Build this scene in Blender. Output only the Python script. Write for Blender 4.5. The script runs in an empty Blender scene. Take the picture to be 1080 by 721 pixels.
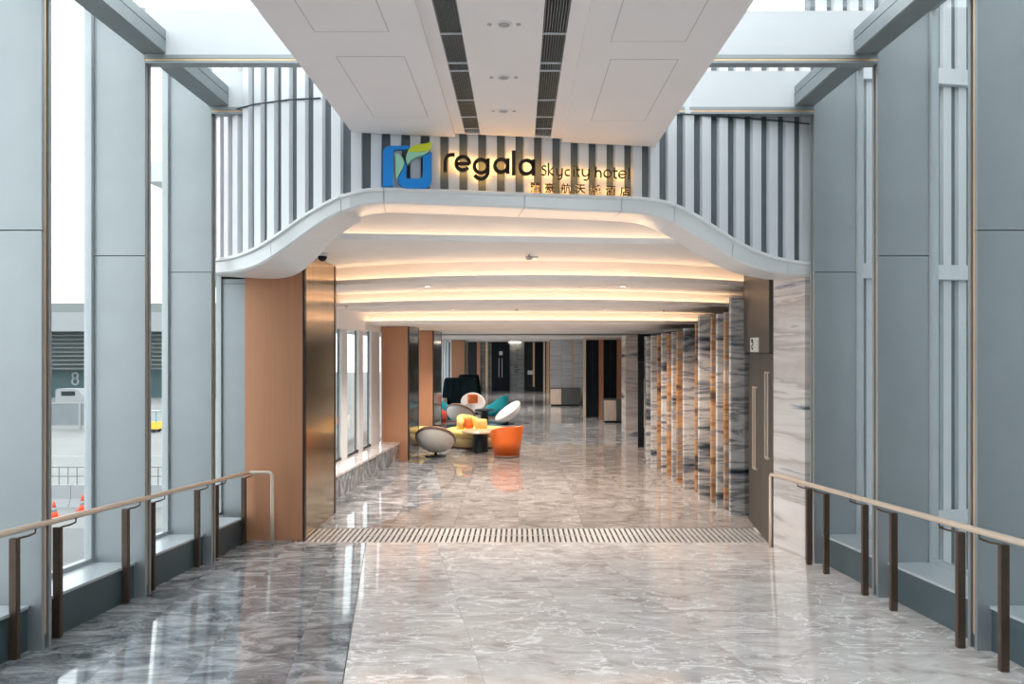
import bpy, bmesh, math, random
from mathutils import Vector, Matrix

random.seed(7)
S = bpy.context.scene
COL = S.collection
E = 2.474                      # eye height above the lobby floor (lobby floor is z = 0)
F, CX, CY = 720.0, 547.0, 367.0   # measured focal length and vanishing point of the bridge

# ------------------------------------------------------------------ camera, sky, exposure
cam = bpy.data.cameras.new('camera')
cam.sensor_width = 36; cam.lens = 24
cam.shift_x = -7 / 1080; cam.shift_y = 6.5 / 1080
cam.clip_end = 500
co = bpy.data.objects.new('camera', cam); COL.objects.link(co)
co.location = (0, 0, E); co.rotation_euler = (math.pi / 2, 0, 0)
S.camera = co

w = bpy.data.worlds.new('overcast_sky'); S.world = w; w.use_nodes = True
wn = w.node_tree.nodes; wl = w.node_tree.links
bg = wn['Background']; bg.inputs['Color'].default_value = (0.96, 0.98, 1.0, 1); bg.inputs['Strength'].default_value = 1.6

S.view_settings.view_transform = 'Standard'; S.view_settings.look = 'None'
S.view_settings.gamma = 1; S.view_settings.use_curve_mapping = False
S.view_settings.exposure = 1.15

# ------------------------------------------------------------------ materials
MATS = {}
def mat(name, col, rough=0.5, metal=0.0, spec=0.5, emit=None, es=0.0, noise=0.0, nscale=8.0, coat=0.0, ior=1.5):
    if name in MATS: return MATS[name]
    m = bpy.data.materials.new(name); m.use_nodes = True
    nt = m.node_tree; b = nt.nodes['Principled BSDF']
    b.inputs['Base Color'].default_value = (*col, 1)
    b.inputs['Roughness'].default_value = rough; b.inputs['Metallic'].default_value = metal
    b.inputs['IOR'].default_value = ior; b.inputs['Coat Weight'].default_value = coat
    if emit:
        b.inputs['Emission Color'].default_value = (*emit, 1); b.inputs['Emission Strength'].default_value = es
    if noise > 0:
        g = nt.nodes.new('ShaderNodeNewGeometry'); n = nt.nodes.new('ShaderNodeTexNoise')
        n.inputs['Scale'].default_value = nscale; n.inputs['Detail'].default_value = 4
        r = nt.nodes.new('ShaderNodeValToRGB')
        r.color_ramp.elements[0].position = 0.3; r.color_ramp.elements[1].position = 0.7
        r.color_ramp.elements[0].color = (*[max(0, c * (1 - noise)) for c in col], 1)
        r.color_ramp.elements[1].color = (*[min(1, c * (1 + noise)) for c in col], 1)
        nt.links.new(g.outputs['Position'], n.inputs['Vector'])
        nt.links.new(n.outputs['Fac'], r.inputs['Fac']); nt.links.new(r.outputs['Color'], b.inputs['Base Color'])
    MATS[name] = m
    return m

def ramp(nt, stops):
    r = nt.nodes.new('ShaderNodeValToRGB'); e = r.color_ramp.elements
    while len(e) < len(stops): e.new(0.5)
    for i, (p, c) in enumerate(stops):
        e[i].position = p; e[i].color = (*c, 1)
    return r

def marble_floor(name, dark, mid, light, vein, vein_amt, rough):
    """polished marble: clouded body, streaks and thin pale veins; every slab gets its own cut of the block"""
    m = bpy.data.materials.new(name); m.use_nodes = True
    nt = m.node_tree; b = nt.nodes['Principled BSDF']; L = nt.links.new; N = nt.nodes.new
    g = N('ShaderNodeNewGeometry'); oi = N('ShaderNodeObjectInfo')
    off = N('ShaderNodeVectorMath'); off.operation = 'SCALE'
    comb = N('ShaderNodeCombineXYZ')
    L(oi.outputs['Random'], comb.inputs[0]); L(oi.outputs['Random'], comb.inputs[1]); L(oi.outputs['Random'], comb.inputs[2])
    L(comb.outputs[0], off.inputs[0]); off.inputs['Scale'].default_value = 37.0
    add = N('ShaderNodeVectorMath'); add.operation = 'ADD'
    L(g.outputs['Position'], add.inputs[0]); L(off.outputs[0], add.inputs[1])
    mp = N('ShaderNodeMapping'); mp.inputs['Rotation'].default_value = (0, 0, 0.5); mp.inputs['Scale'].default_value = (0.8, 1.5, 1.0)
    L(add.outputs[0], mp.inputs['Vector'])
    n1 = N('ShaderNodeTexNoise'); n1.inputs['Scale'].default_value = 2.6; n1.inputs['Detail'].default_value = 9; n1.inputs['Roughness'].default_value = 0.68; n1.inputs['Distortion'].default_value = 1.2
    L(mp.outputs[0], n1.inputs['Vector'])
    r1 = ramp(nt, [(0.30, dark), (0.5, mid), (0.72, light)])
    L(n1.outputs['Fac'], r1.inputs['Fac'])
    # veins : thin ridges of two warped noises
    def ridge(scale, rot, sc, wid, dist):
        mq = N('ShaderNodeMapping'); mq.inputs['Rotation'].default_value = (0, 0, rot); mq.inputs['Scale'].default_value = sc
        L(add.outputs[0], mq.inputs['Vector'])
        nz = N('ShaderNodeTexNoise'); nz.inputs['Scale'].default_value = scale; nz.inputs['Detail'].default_value = 5; nz.inputs['Roughness'].default_value = 0.55; nz.inputs['Distortion'].default_value = dist
        L(mq.outputs[0], nz.inputs['Vector'])
        sb = N('ShaderNodeMath'); sb.operation = 'SUBTRACT'; sb.inputs[1].default_value = 0.5; L(nz.outputs['Fac'], sb.inputs[0])
        ab = N('ShaderNodeMath'); ab.operation = 'ABSOLUTE'; L(sb.outputs[0], ab.inputs[0])
        rr = ramp(nt, [(0.0, (1, 1, 1)), (wid * 0.3, (0.55, 0.55, 0.55)), (wid, (0, 0, 0))]); L(ab.outputs[0], rr.inputs['Fac'])
        return rr.outputs['Color']
    ra = ridge(1.5, 0.5, (0.7, 1.6, 1), 0.016, 0.6); rb = ridge(2.6, -0.6, (0.8, 1.9, 1), 0.013, 0.3)
    r2 = N('ShaderNodeMath'); r2.operation = 'MAXIMUM'; L(ra, r2.inputs[0]); L(rb, r2.inputs[1])
    n3 = N('ShaderNodeTexNoise'); n3.inputs['Scale'].default_value = 1.3; n3.inputs['Detail'].default_value = 3
    L(add.outputs[0], n3.inputs['Vector'])
    r3 = ramp(nt, [(0.36, (0, 0, 0)), (0.52, (1, 1, 1))]); L(n3.outputs['Fac'], r3.inputs['Fac'])
    mu = N('ShaderNodeMath'); mu.operation = 'MULTIPLY'; L(r2.outputs[0], mu.inputs[0]); L(r3.outputs['Color'], mu.inputs[1])
    mu2 = N('ShaderNodeMath'); mu2.operation = 'MULTIPLY'; L(mu.outputs[0], mu2.inputs[0]); mu2.inputs[1].default_value = vein_amt
    mc = N('ShaderNodeMix'); mc.data_type = 'RGBA'
    L(mu2.outputs[0], mc.inputs[0]); L(r1.outputs['Color'], mc.inputs[6]); mc.inputs[7].default_value = (*vein, 1)
    L(mc.outputs[2], b.inputs['Base Color'])
    b.inputs['Roughness'].default_value = rough; b.inputs['IOR'].default_value = 1.75
    MATS[name] = m; return m

def strata(name, stops, zscale, lat=0.45, rough=0.15):
    """layered stone: nearly horizontal bands, gently folded, different on every slab"""
    m = bpy.data.materials.new(name); m.use_nodes = True
    nt = m.node_tree; b = nt.nodes['Principled BSDF']; L = nt.links.new; N = nt.nodes.new
    g = N('ShaderNodeNewGeometry'); oi = N('ShaderNodeObjectInfo')
    comb = N('ShaderNodeCombineXYZ')
    mulr = N('ShaderNodeMath'); mulr.operation = 'MULTIPLY'; mulr.inputs[1].default_value = 23.0
    L(oi.outputs['Random'], mulr.inputs[0]); L(mulr.outputs[0], comb.inputs[2]); L(mulr.outputs[0], comb.inputs[0])
    add = N('ShaderNodeVectorMath'); add.operation = 'ADD'; L(g.outputs['Position'], add.inputs[0]); L(comb.outputs[0], add.inputs[1])
    mp = N('ShaderNodeMapping'); mp.inputs['Scale'].default_value = (lat, lat, zscale); mp.inputs['Rotation'].default_value = (0.03, 0.06, 0)
    L(add.outputs[0], mp.inputs['Vector'])
    n1 = N('ShaderNodeTexNoise'); n1.inputs['Scale'].default_value = 1.0; n1.inputs['Detail'].default_value = 7; n1.inputs['Roughness'].default_value = 0.62; n1.inputs['Distortion'].default_value = 0.5
    L(mp.outputs[0], n1.inputs['Vector'])
    r = ramp(nt, stops); L(n1.outputs['Fac'], r.inputs['Fac'])
    L(r.outputs['Color'], b.inputs['Base Color']); b.inputs['Roughness'].default_value = rough
    MATS[name] = m; return m

def glass(name, tint=(0.93, 0.97, 0.97), refl=1.45):
    m = bpy.data.materials.new(name); m.use_nodes = True
    nt = m.node_tree; nt.nodes.remove(nt.nodes['Principled BSDF']); out = nt.nodes['Material Output']
    t = nt.nodes.new('ShaderNodeBsdfTransparent'); t.inputs['Color'].default_value = (*tint, 1)
    gl = nt.nodes.new('ShaderNodeBsdfGlossy'); gl.inputs['Roughness'].default_value = 0.02
    fr = nt.nodes.new('ShaderNodeFresnel')
    gm = nt.nodes.new('ShaderNodeNewGeometry'); mr = nt.nodes.new('ShaderNodeMapRange')   # thin pane: same reflectance from both faces
    mr.inputs['To Min'].default_value = refl; mr.inputs['To Max'].default_value = 1 / refl
    nt.links.new(gm.outputs['Backfacing'], mr.inputs['Value']); nt.links.new(mr.outputs['Result'], fr.inputs['IOR'])
    mx = nt.nodes.new('ShaderNodeMixShader')
    nt.links.new(fr.outputs[0], mx.inputs[0]); nt.links.new(t.outputs[0], mx.inputs[1]); nt.links.new(gl.outputs[0], mx.inputs[2])
    nt.links.new(mx.outputs[0], out.inputs['Surface']); MATS[name] = m; return m

def brushed(name, col, rough, metal, sz=(60, 60, 1.5), amt=0.12):
    m = bpy.data.materials.new(name); m.use_nodes = True
    nt = m.node_tree; b = nt.nodes['Principled BSDF']; L = nt.links.new; N = nt.nodes.new
    g = N('ShaderNodeNewGeometry'); mp = N('ShaderNodeMapping'); mp.inputs['Scale'].default_value = sz
    L(g.outputs['Position'], mp.inputs['Vector'])
    n = N('ShaderNodeTexNoise'); n.inputs['Scale'].default_value = 1; n.inputs['Detail'].default_value = 3; L(mp.outputs[0], n.inputs['Vector'])
    r = ramp(nt, [(0.25, tuple(c * (1 - amt) for c in col)), (0.75, tuple(min(1, c * (1 + amt)) for c in col))])
    L(n.outputs['Fac'], r.inputs['Fac']); L(r.outputs['Color'], b.inputs['Base Color'])
    b.inputs['Roughness'].default_value = rough; b.inputs['Metallic'].default_value = metal
    MATS[name] = m; return m

PANEL = mat('grey_metal_panel', (0.325, 0.35, 0.365), 0.42, 0.45, noise=0.03, nscale=3)
PLINTH = mat('teal_grey_plinth', (0.07, 0.105, 0.12), 0.35, 0.2, noise=0.05, nscale=5)
SILL = mat('pale_sill_metal', (0.50, 0.54, 0.57), 0.3, 0.2, noise=0.03)
GROOVE = mat('dark_groove', (0.035, 0.045, 0.05), 0.35, 0.5, noise=0.1)
BRASS = mat('brass_strip', (0.86, 0.58, 0.34), 0.35, 0.6, noise=0.06, nscale=12)
WHITE = mat('white_paint', (0.66, 0.67, 0.69), 0.5, noise=0.015, nscale=2)
FRAMEW = mat('window_frame_white', (0.44, 0.47, 0.49), 0.4, 0.2, noise=0.02)
CEIL = mat('warm_white_ceiling', (0.89, 0.83, 0.825), 0.6, noise=0.015, nscale=2)
LCEIL = mat('lobby_ceiling_plaster', (0.90, 0.87, 0.86), 0.6, noise=0.015, nscale=2)
SEAM = mat('dark_seam', (0.50, 0.46, 0.46), 0.7, noise=0.1)
BEAM = mat('grey_roof_beam', (0.26, 0.29, 0.30), 0.4, 0.3, noise=0.06, nscale=4)
RIBW = mat('pale_cladding_rib', (0.74, 0.745, 0.77), 0.45, 0.15, noise=0.02, nscale=4)
RIBB = mat('cladding_backing', (0.13, 0.15, 0.16), 0.55, 0.2, noise=0.06, nscale=4)
BANDM = mat('white_arch_band', (0.80, 0.80, 0.81), 0.28, 0.1, noise=0.015)
COPPER = brushed('satin_copper_panel', (0.52, 0.25, 0.14), 0.45, 0.35, (30, 30, 1.0), 0.05)
BRONZE = brushed('polished_bronze', (0.50, 0.37, 0.23), 0.16, 0.9, (2, 60, 1.2), 0.2)
BRONZED = mat('dark_bronze_edge', (0.075, 0.05, 0.035), 0.3, 0.7, noise=0.1)
DOORB = brushed('bronze_brown_door', (0.07, 0.055, 0.044), 0.38, 0.3, (40, 40, 1))
CHAMP = mat('champagne_metal', (0.78, 0.66, 0.55), 0.35, 0.6, noise=0.03, nscale=10)
POSTB = mat('bronze_post', (0.11, 0.075, 0.055), 0.4, 0.6, noise=0.1, nscale=20)
GRAT = mat('steel_grating', (0.50, 0.48, 0.47), 0.4, 0.4, noise=0.1, nscale=20)
PIT = mat('grating_pit', (0.11, 0.11, 0.11), 0.8, noise=0.2)
MLIGHT = marble_floor('pale_marble_floor', (0.38, 0.325, 0.305), (0.60, 0.55, 0.535), (0.74, 0.70, 0.69), (0.98, 0.95, 0.94), 1.0, 0.07)
MMID = marble_floor('taupe_marble_floor', (0.13, 0.11, 0.10), (0.24, 0.21, 0.195), (0.37, 0.335, 0.32), (0.62, 0.58, 0.56), 0.6, 0.06)
MDARK = marble_floor('grey_marble_floor', (0.035, 0.042, 0.052), (0.20, 0.21, 0.23), (0.58, 0.585, 0.60), (0.62, 0.62, 0.62), 0.45, 0.06)
PGROUT = mat('pale_joint', (0.42, 0.38, 0.37), 0.5, noise=0.1)
GROUT = mat('dark_joint', (0.10, 0.09, 0.085), 0.6, noise=0.2)
STG = strata('grey_layered_stone', [(0.36, (0.025, 0.04, 0.055)), (0.42, (0.17, 0.185, 0.21)), (0.47, (0.42, 0.39, 0.375)), (0.53, (0.55, 0.53, 0.52)), (0.58, (0.18, 0.18, 0.19)), (0.65, (0.56, 0.53, 0.52))], 3.8, 0.5)
STO = strata('amber_layered_stone', [(0.36, (0.07, 0.035, 0.02)), (0.43, (0.32, 0.14, 0.05)), (0.50, (0.48, 0.25, 0.11)), (0.57, (0.20, 0.15, 0.13)), (0.65, (0.50, 0.36, 0.26))], 3.8, 0.5)
STM = strata('pale_layered_marble', [(0.35, (0.07, 0.09, 0.12)), (0.40, (0.36, 0.36, 0.39)), (0.43, (0.66, 0.61, 0.59)), (0.50, (0.54, 0.48, 0.455)), (0.54, (0.44, 0.39, 0.37)), (0.57, (0.64, 0.58, 0.555)), (0.66, (0.70, 0.65, 0.63))], 2.4, 0.2)
TILEW = strata('white_wall_tile', [(0.3, (0.40, 0.40, 0.41)), (0.5, (0.58, 0.58, 0.59)), (0.7, (0.66, 0.66, 0.67))], 9.0)
TILEG = strata('grey_wall_tile', [(0.3, (0.13, 0.14, 0.14)), (0.5, (0.20, 0.21, 0.21)), (0.7, (0.27, 0.28, 0.28))], 9.0)
BLACK = mat('black_lacquer', (0.010, 0.014, 0.018), 0.4, noise=0.2, ior=1.25)
DARKW = mat('dark_wall_panel', (0.03, 0.035, 0.04), 0.4, noise=0.2, ior=1.3)
GLASS = glass('clear_glass')
LED = mat('warm_cove_led', (1, 0.7, 0.4), 0.5, emit=(1.0, 0.68, 0.42), es=4.2)
SIGNLED = mat('warm_sign_led', (1, 0.7, 0.4), 0.5, emit=(1.0, 0.55, 0.16), es=5.0)
CHARLED = mat('warm_character_led', (1, 0.7, 0.4), 0.5, emit=(1.0, 0.55, 0.16), es=2.2)
LAMPM = mat('downlight_lens', (1, 0.9, 0.8), 0.5, emit=(1.0, 0.86, 0.70), es=6.0)

# ------------------------------------------------------------------ helpers
def tag(o, label=None, cat=None, group=None, kind=None):
    if label: o['label'] = label
    if cat: o['category'] = cat
    if group: o['group'] = group
    if kind: o['kind'] = kind
    return o

def link(o, parent=None, local=False):
    COL.objects.link(o)
    if parent is not None:
        o.parent = parent
        if not local: o.matrix_parent_inverse = parent.matrix_basis.inverted()
    return o

def empty(name, loc=(0, 0, 0), rz=0.0, parent=None):
    o = bpy.data.objects.new(name, None); o.location = loc; o.rotation_euler = (0, 0, rz); o.empty_display_size = 0.1
    return link(o, parent)

def mesh(name, vs, fs, m, parent=None, local=False, smooth=False):
    me = bpy.data.meshes.new(name); me.from_pydata([tuple(v) for v in vs], [], fs); me.update()
    bm = bmesh.new(); bm.from_mesh(me); bmesh.ops.recalc_face_normals(bm, faces=bm.faces); bm.to_mesh(me); bm.free()
    me.materials.append(m)
    if smooth:
        for p in me.polygons: p.use_smooth = True
    return link(bpy.data.objects.new(name, me), parent, local)

BOXF = [(0, 1, 2, 3), (4, 7, 6, 5), (0, 4, 5, 1), (1, 5, 6, 2), (2, 6, 7, 3), (3, 7, 4, 0)]
def boxv(x0, x1, y0, y1, z0, z1):
    return [(x0, y0, z0), (x1, y0, z0), (x1, y1, z0), (x0, y1, z0), (x0, y0, z1), (x1, y0, z1), (x1, y1, z1), (x0, y1, z1)]
def box(name, x0, x1, y0, y1, z0, z1, m, parent=None, local=False, bevel=0.0, slope=0.0):
    """axis box; slope tilts it along y (ramp)"""
    vs = [(x, y, z + slope * y) for x, y, z in boxv(x0, x1, y0, y1, z0, z1)]
    o = mesh(name, vs, BOXF, m, parent, local)
    if bevel > 0: bev(o, bevel)
    return o
def bev(o, wd, seg=2):
    bm = bmesh.new(); bm.from_mesh(o.data)
    bmesh.ops.bevel(bm, geom=list(bm.edges), offset=wd, segments=seg, affect='EDGES', clamp_overlap=True)
    bm.to_mesh(o.data); bm.free()
def boxes(name, lst, m, parent=None, local=False):
    vs, fs = [], []
    for b in lst:
        k = len(vs); vs += boxv(*b); fs += [tuple(i + k for i in f) for f in BOXF]
    return mesh(name, vs, fs, m, parent, local)
def prism(name, poly, z0, z1, m, parent=None, local=False):
    n = len(poly)
    vs = [(x, y, z0) for x, y in poly] + [(x, y, z1) for x, y in poly]
    fs = [tuple(range(n))[::-1], tuple(range(n, 2 * n))] + [(i, (i + 1) % n, n + (i + 1) % n, n + i) for i in range(n)]
    return mesh(name, vs, fs, m, parent, local)
def lathe(name, prof, m, parent=None, local=True, seg=28, sx=1.0, sy=1.0, c=(0, 0, 0), smooth=True):
    vs, fs = [], []
    for r, z in prof:
        for i in range(seg):
            a = 2 * math.pi * i / seg
            vs.append((c[0] + r * sx * math.cos(a), c[1] + r * sy * math.sin(a), c[2] + z))
    for j in range(len(prof) - 1):
        for i in range(seg):
            k = (i + 1) % seg
            fs.append((j * seg + i, j * seg + k, (j + 1) * seg + k, (j + 1) * seg + i))
    fs.append(tuple(range(seg))[::-1]); fs.append(tuple(range((len(prof) - 1) * seg, len(prof) * seg)))
    return mesh(name, vs, fs, m, parent, local, smooth)
def tube(name, pts, r, m, parent=None, local=False, seg=10, ry=None):
    ry = ry or r
    pts = [Vector(p) for p in pts]; vs, fs = [], []
    for i, p in enumerate(pts):
        t = (pts[min(i + 1, len(pts) - 1)] - pts[max(i - 1, 0)]).normalized()
        up = Vector((0, 0, 1)) if abs(t.z) < 0.9 else Vector((0, 1, 0))
        a = t.cross(up).normalized(); b = a.cross(t).normalized()
        for k in range(seg):
            q = 2 * math.pi * k / seg
            vs.append(p + a * r * math.cos(q) + b * ry * math.sin(q))
    for i in range(len(pts) - 1):
        for k in range(seg):
            l = (k + 1) % seg
            fs.append((i * seg + k, i * seg + l, (i + 1) * seg + l, (i + 1) * seg + k))
    fs.append(tuple(range(seg))[::-1]); fs.append(tuple(range((len(pts) - 1) * seg, len(pts) * seg)))
    return mesh(name, vs, fs, m, parent, local, True)
def copy_tree(o, parent=None):
    c = o.copy(); COL.objects.link(c)
    if parent is not None: c.parent = parent
    for ch in o.children: copy_tree(ch, c)
    return c
def struct(o): o['kind'] = 'structure'; return o
def clip(poly, a, b, c):
    """keep the part of the polygon where a x + b y <= c"""
    out = []
    for i in range(len(poly)):
        p, q = poly[i], poly[(i + 1) % len(poly)]
        dp, dq = a * p[0] + b * p[1] - c, a * q[0] + b * q[1] - c
        if dp <= 0: out.append(p)
        if dp * dq < 0:
            t = dp / (dp - dq); out.append((p[0] + t * (q[0] - p[0]), p[1] + t * (q[1] - p[1])))
    return out

SL = -1 / 12.0
R0 = E - 1.75                      # ramp height under the lens
RE = 8.69                          # ramp end
def rz(y): return R0 + SL * y if y < RE else 0.0
XL, XR = -3.40, 3.27               # inner edges of the frames
GL, GR = -3.90, 3.77               # glass lines
YB = -8.0                          # the bridge runs on behind the camera to here
FR = [4.87 + 1.345 * k for k in range(-2, 3)]     # frames along the bridge; the third is the nearest in view

# ================================================================== FLOOR
floor = struct(empty('floor', (0, 0, 0)))
ramp_bed = box('ramp_bed', -4.0, 3.9, YB, RE, R0 - 0.25, R0 - 0.021, PGROUT, floor, slope=SL)
def joint(y): return -1.11 - 0.19 * (y - 4.29)
tiles = {}
box('ramp_rear_marble', -3.95, 3.85, YB, RE - 0.97 * 8 - 0.002, R0 - 0.02, R0, MDARK, floor, slope=SL)
rows = [RE - 0.97 * k for k in range(1, 9)]
for y0 in rows:
    y1 = y0 + 0.97
    xs = [joint(y0) - 0.36 - 0.63 * 4, joint(y0) - 0.36 - 0.63 * 3, joint(y0) - 0.36 - 0.63 * 2, joint(y0) - 0.36 - 0.63, joint(y0) - 0.36, joint(y0)] + [joint(y0) + 0.9 * k for k in range(1, 7)]
    for i in range(len(xs) - 1):
        wd = xs[i + 1] - xs[i]; m = MDARK if i < 5 else MLIGHT
        g = 0.0007; sh = joint(y1) - joint(y0)
        P = [(g, g), (wd - g, g), (wd - g + sh, 0.97 - g), (g + sh, 0.97 - g)]
        P = [(p[0] + xs[i], p[1] + y0) for p in P]
        P = clip(clip(P, -1, 0, 3.95), 1, 0, 3.85)
        if len(P) < 3: continue
        n = len(P)
        if i == 5: P = [(p[0] + (0.006 if k in (0, 3) else 0), p[1]) for k, p in enumerate(P)]
        vs = [(x, y, rz(min(y, RE - 1e-6)) - 0.02) for x, y in P] + [(x, y, rz(min(y, RE - 1e-6))) for x, y in P]
        fs = [tuple(range(n))[::-1], tuple(range(n, 2 * n))] + [(k, (k + 1) % n, n + (k + 1) % n, n + k) for k in range(n)]
        mesh('tile', vs, fs, m, floor)
ya, yb_ = RE - 0.97 * 8, RE - 0.003
mesh('joint_strip', [(joint(ya) + 0.001, ya, rz(ya) - 0.01), (joint(ya) + 0.007, ya, rz(ya) - 0.01), (joint(yb_) + 0.007, yb_, rz(yb_) - 0.01), (joint(yb_) + 0.001, yb_, rz(yb_) - 0.01),
                     (joint(ya) + 0.001, ya, rz(ya) - 0.001), (joint(ya) + 0.007, ya, rz(ya) - 0.001), (joint(yb_) + 0.007, yb_, rz(yb_) - 0.001), (joint(yb_) + 0.001, yb_, rz(yb_) - 0.001)], BOXF, GROOVE, floor)
# entrance grating between ramp and lobby
box('grating_pit', -3.4, 3.3, RE, 9.40, -0.25, -0.035, PIT, floor)
gr = []
for r_ in range(2):
    y0 = RE + 0.03 + r_ * 0.335
    for k in range(88):
        x = -2.88 + k * 0.070
        if x < 3.2: gr.append((x, x + 0.044, y0, y0 + 0.31, -0.03, -0.002))
tag(boxes('grating_bar', gr, GRAT, floor), kind='stuff')
for y in (RE + 0.004, RE + 0.338, 9.375): box('grating_frame', -2.9, 3.22, y, y + 0.02, -0.03, -0.001, GRAT, floor)
# lobby marble
lob_bed = box('lobby_bed', -4.6, 4.6, 9.40, 40.2, -0.3, -0.022, GROUT, floor)
def half(p, q):       # boundary through p, q : points left of it (towards -x) are dark
    a, b = q[1] - p[1], -(q[0] - p[0]); return a, b, a * p[0] + b * p[1]
ys = [9.40, 10.35, 11.3, 12.33, 13.37, 14.4, 15.4, 16.4, 17.6, 18.8, 20.0, 21.4, 22.8]
for j in range(len(ys) - 1):
    y0, y1 = ys[j], ys[j + 1]
    if y0 < 11.2: h = half((-2.08, 9.4), (-1.25, 11.3))
    elif y0 < 14.3: h = half((-1.25, 11.3), (-1.8, 14.4))
    else: h = half((-1.8, 14.4), (-0.6, 17.6))
    xs = [-3.6 + 0.9 * k for k in range(9)]
    for i in range(len(xs) - 1):
        g = 0.0015
        R = [(xs[i] + g, y0 + g), (xs[i + 1] - g, y0 + g), (xs[i + 1] - g, y1 - g), (xs[i] + g, y1 - g)]
        for P, m in ((clip(R, *h), MDARK), (clip(R, -h[0], -h[1], -h[2]), MMID if y0 < 17 else MDARK)):  # far tiles darker: dark reflections of the end walls put into the colour
            if len(P) >= 3: prism('tile', P, -0.02, 0.0, m, floor)
box('lobby_far_marble', -4.5, 4.5, 22.8, 40.0, -0.02, 0.0, MDARK, floor)
# side strips beside the grating
box('side_slab', -4.0, -2.9, RE, 9.40, -0.2, 0.0, MDARK, floor)
box('side_slab', 3.22, 4.5, RE, 9.40, -0.2, 0.0, MLIGHT, floor)

# ================================================================== BRIDGE FRAMES
wn_ = 0
def pilaster(idx, y, side, X, G, ztop=3.10):
    nm = 'trim_%d' % idx
    t = struct(empty(nm, (X, y, rz(y))))
    s = side                          # -1 left, +1 right ; panel runs from X outwards to G
    def bx(name, a, b, y0, y1, z0, z1, m, **k):
        a, b = sorted((a, b)); return box(name, a, b, y0, y1, z0, z1, m, t, **k)
    zb = rz(y) - 0.005
    zj = E + 0.84
    inn = X + s * 0.028               # recessed plane that carries the brass strip
    bx('panel', X, G, y - 0.005, y + 0.028, zb, zj - 0.004, PANEL)
    bx('panel', X, G, y - 0.005, y + 0.028, zj + 0.004, E + ztop, PANEL)
    bx('rear_panel', X, G, y + 0.072, y + 0.10, zb, E + ztop, PANEL)
    bx('groove', inn, G, y + 0.028, y + 0.072, zb, E + ztop, GROOVE)
    bx('brass_strip', X + s * 0.012, inn, y + 0.040, y + 0.060, zb + 0.10, E + 2.62, BRASS)
    return t
idx = 1
allf = FR + [FR[-1] + 1.345]
for k, y in enumerate(allf):
    if k < 5 or True:
        if k == 5: pilaster(idx, y, -1, XL, GL, 1.0); idx += 1
        else:
            pilaster(idx, y, -1, XL, GL); idx += 1
            pilaster(idx, y, 1, XR, GR); idx += 1
# cross beams with their dark and brass edge strip
for k, y in enumerate(FR):
    spans = [(XL, XR)] if k < 4 else [(XL, -2.93), (1.55, XR)]
    for a, b in spans:
        t = struct(empty('trim_%d' % idx, (a, y, E + 2.6))); idx += 1
        box('beam_fascia', a, b, y, y + 0.10, E + 2.67, E + 3.07, WHITE, t)
        box('edge_strip', a, b, y - 0.004, y + 0.10, E + 2.635, E + 2.67, PANEL, t)
        box('groove', a, b, y + 0.01, y + 0.09, E + 2.615, E + 2.635, GROOVE, t)
        box('brass_strip', a, b, y + 0.0, y + 0.02, E + 2.618, E + 2.632, BRASS, t)
        box('edge_strip', a, b, y - 0.002, y + 0.10, E + 2.595, E + 2.615, PANEL, t)
# longitudinal roof beams, one per bay and side
for k in range(len(FR) - 1):
    for a, b in ((-3.43, -3.21), (3.05, 3.27)):
        t = struct(empty('trim_%d' % idx, (a, FR[k], E + 2.67))); idx += 1
        box('beam', a, b, FR[k] + 0.10, FR[k + 1], E + 2.675, E + 2.90, BEAM, t, bevel=0.008)
        xi = b if a < 0 else a
        box('beam_seam', xi - 0.002, xi + 0.002, FR[k] + 0.11, FR[k + 1] - 0.005, E + 2.80, E + 2.806, GROOVE, t)
# plinths, sills and side windows
bays = [(YB, YB + 2.5), (YB + 2.5, YB + 5.0), (YB + 5.0, YB + 7.5), (YB + 7.5, FR[0])] + [(FR[k] + 0.10, allf[k + 1]) for k in range(5)]
for bi, (y0, y1) in enumerate(bays):
    last = bi == len(bays) - 1
    for s, X, G in ((-1, XL, GL), (1, XR, GR)):
        if last and s == 1: continue
        inx = X + s * 0.10
        a, b = sorted((inx, G + s * 0.06))
        st = struct(empty('baseboard_%s' % ('left' if s < 0 else 'right'), (inx, y0, rz(y0))))
        y1b = min(y1, RE - 0.001); ye = y1
        box('plinth', a, b, y0, y1b if last else ye, R0 - 0.01, R0 + 0.30, PLINTH, st, slope=SL)
        a2, b2 = sorted((inx - s * 0.012, G + s * 0.02))
        box('sill', a2, b2, y0, y1b if last else ye, R0 + 0.30, R0 + 0.322, SILL, st, slope=SL)
        wn_ += 1
        wd = struct(empty('window_%d' % wn_, (G, y0, rz(y0) + 0.32)))
        a3, b3 = sorted((G, G + s * 0.012))
        zt = E + 1.0 if last else E + 3.09
        vs = [(a3, y0, rz(y0) + 0.32), (b3, y0, rz(y0) + 0.32), (b3, y1, rz(y1) + 0.30), (a3, y1, rz(y1) + 0.30)]
        vs += [(x, y, zt) for x, y, z in vs]
        mesh('pane', vs, BOXF, GLASS, wd)
        a4, b4 = sorted((G - s * 0.035, G + s * 0.03))
        box('mullion', a4, b4, y1 - 0.04, y1 - 0.006, R0 + SL * y1 + 0.32, zt, FRAMEW, wd)
        box('mullion', a4, b4, y0 + 0.001, y0 + 0.035, R0 + SL * y0 + 0.32, zt, FRAMEW, wd)
        box('bottom_rail', a4, b4, y0 + 0.036, y1 - 0.041, R0 + 0.322, R0 + 0.36, FRAMEW, wd, slope=SL)
wb = struct(box('wall_back', -4.0, 3.9, YB - 0.15, YB, R0 - 0.3, E + 3.2, PLINTH, slope=0))
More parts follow.
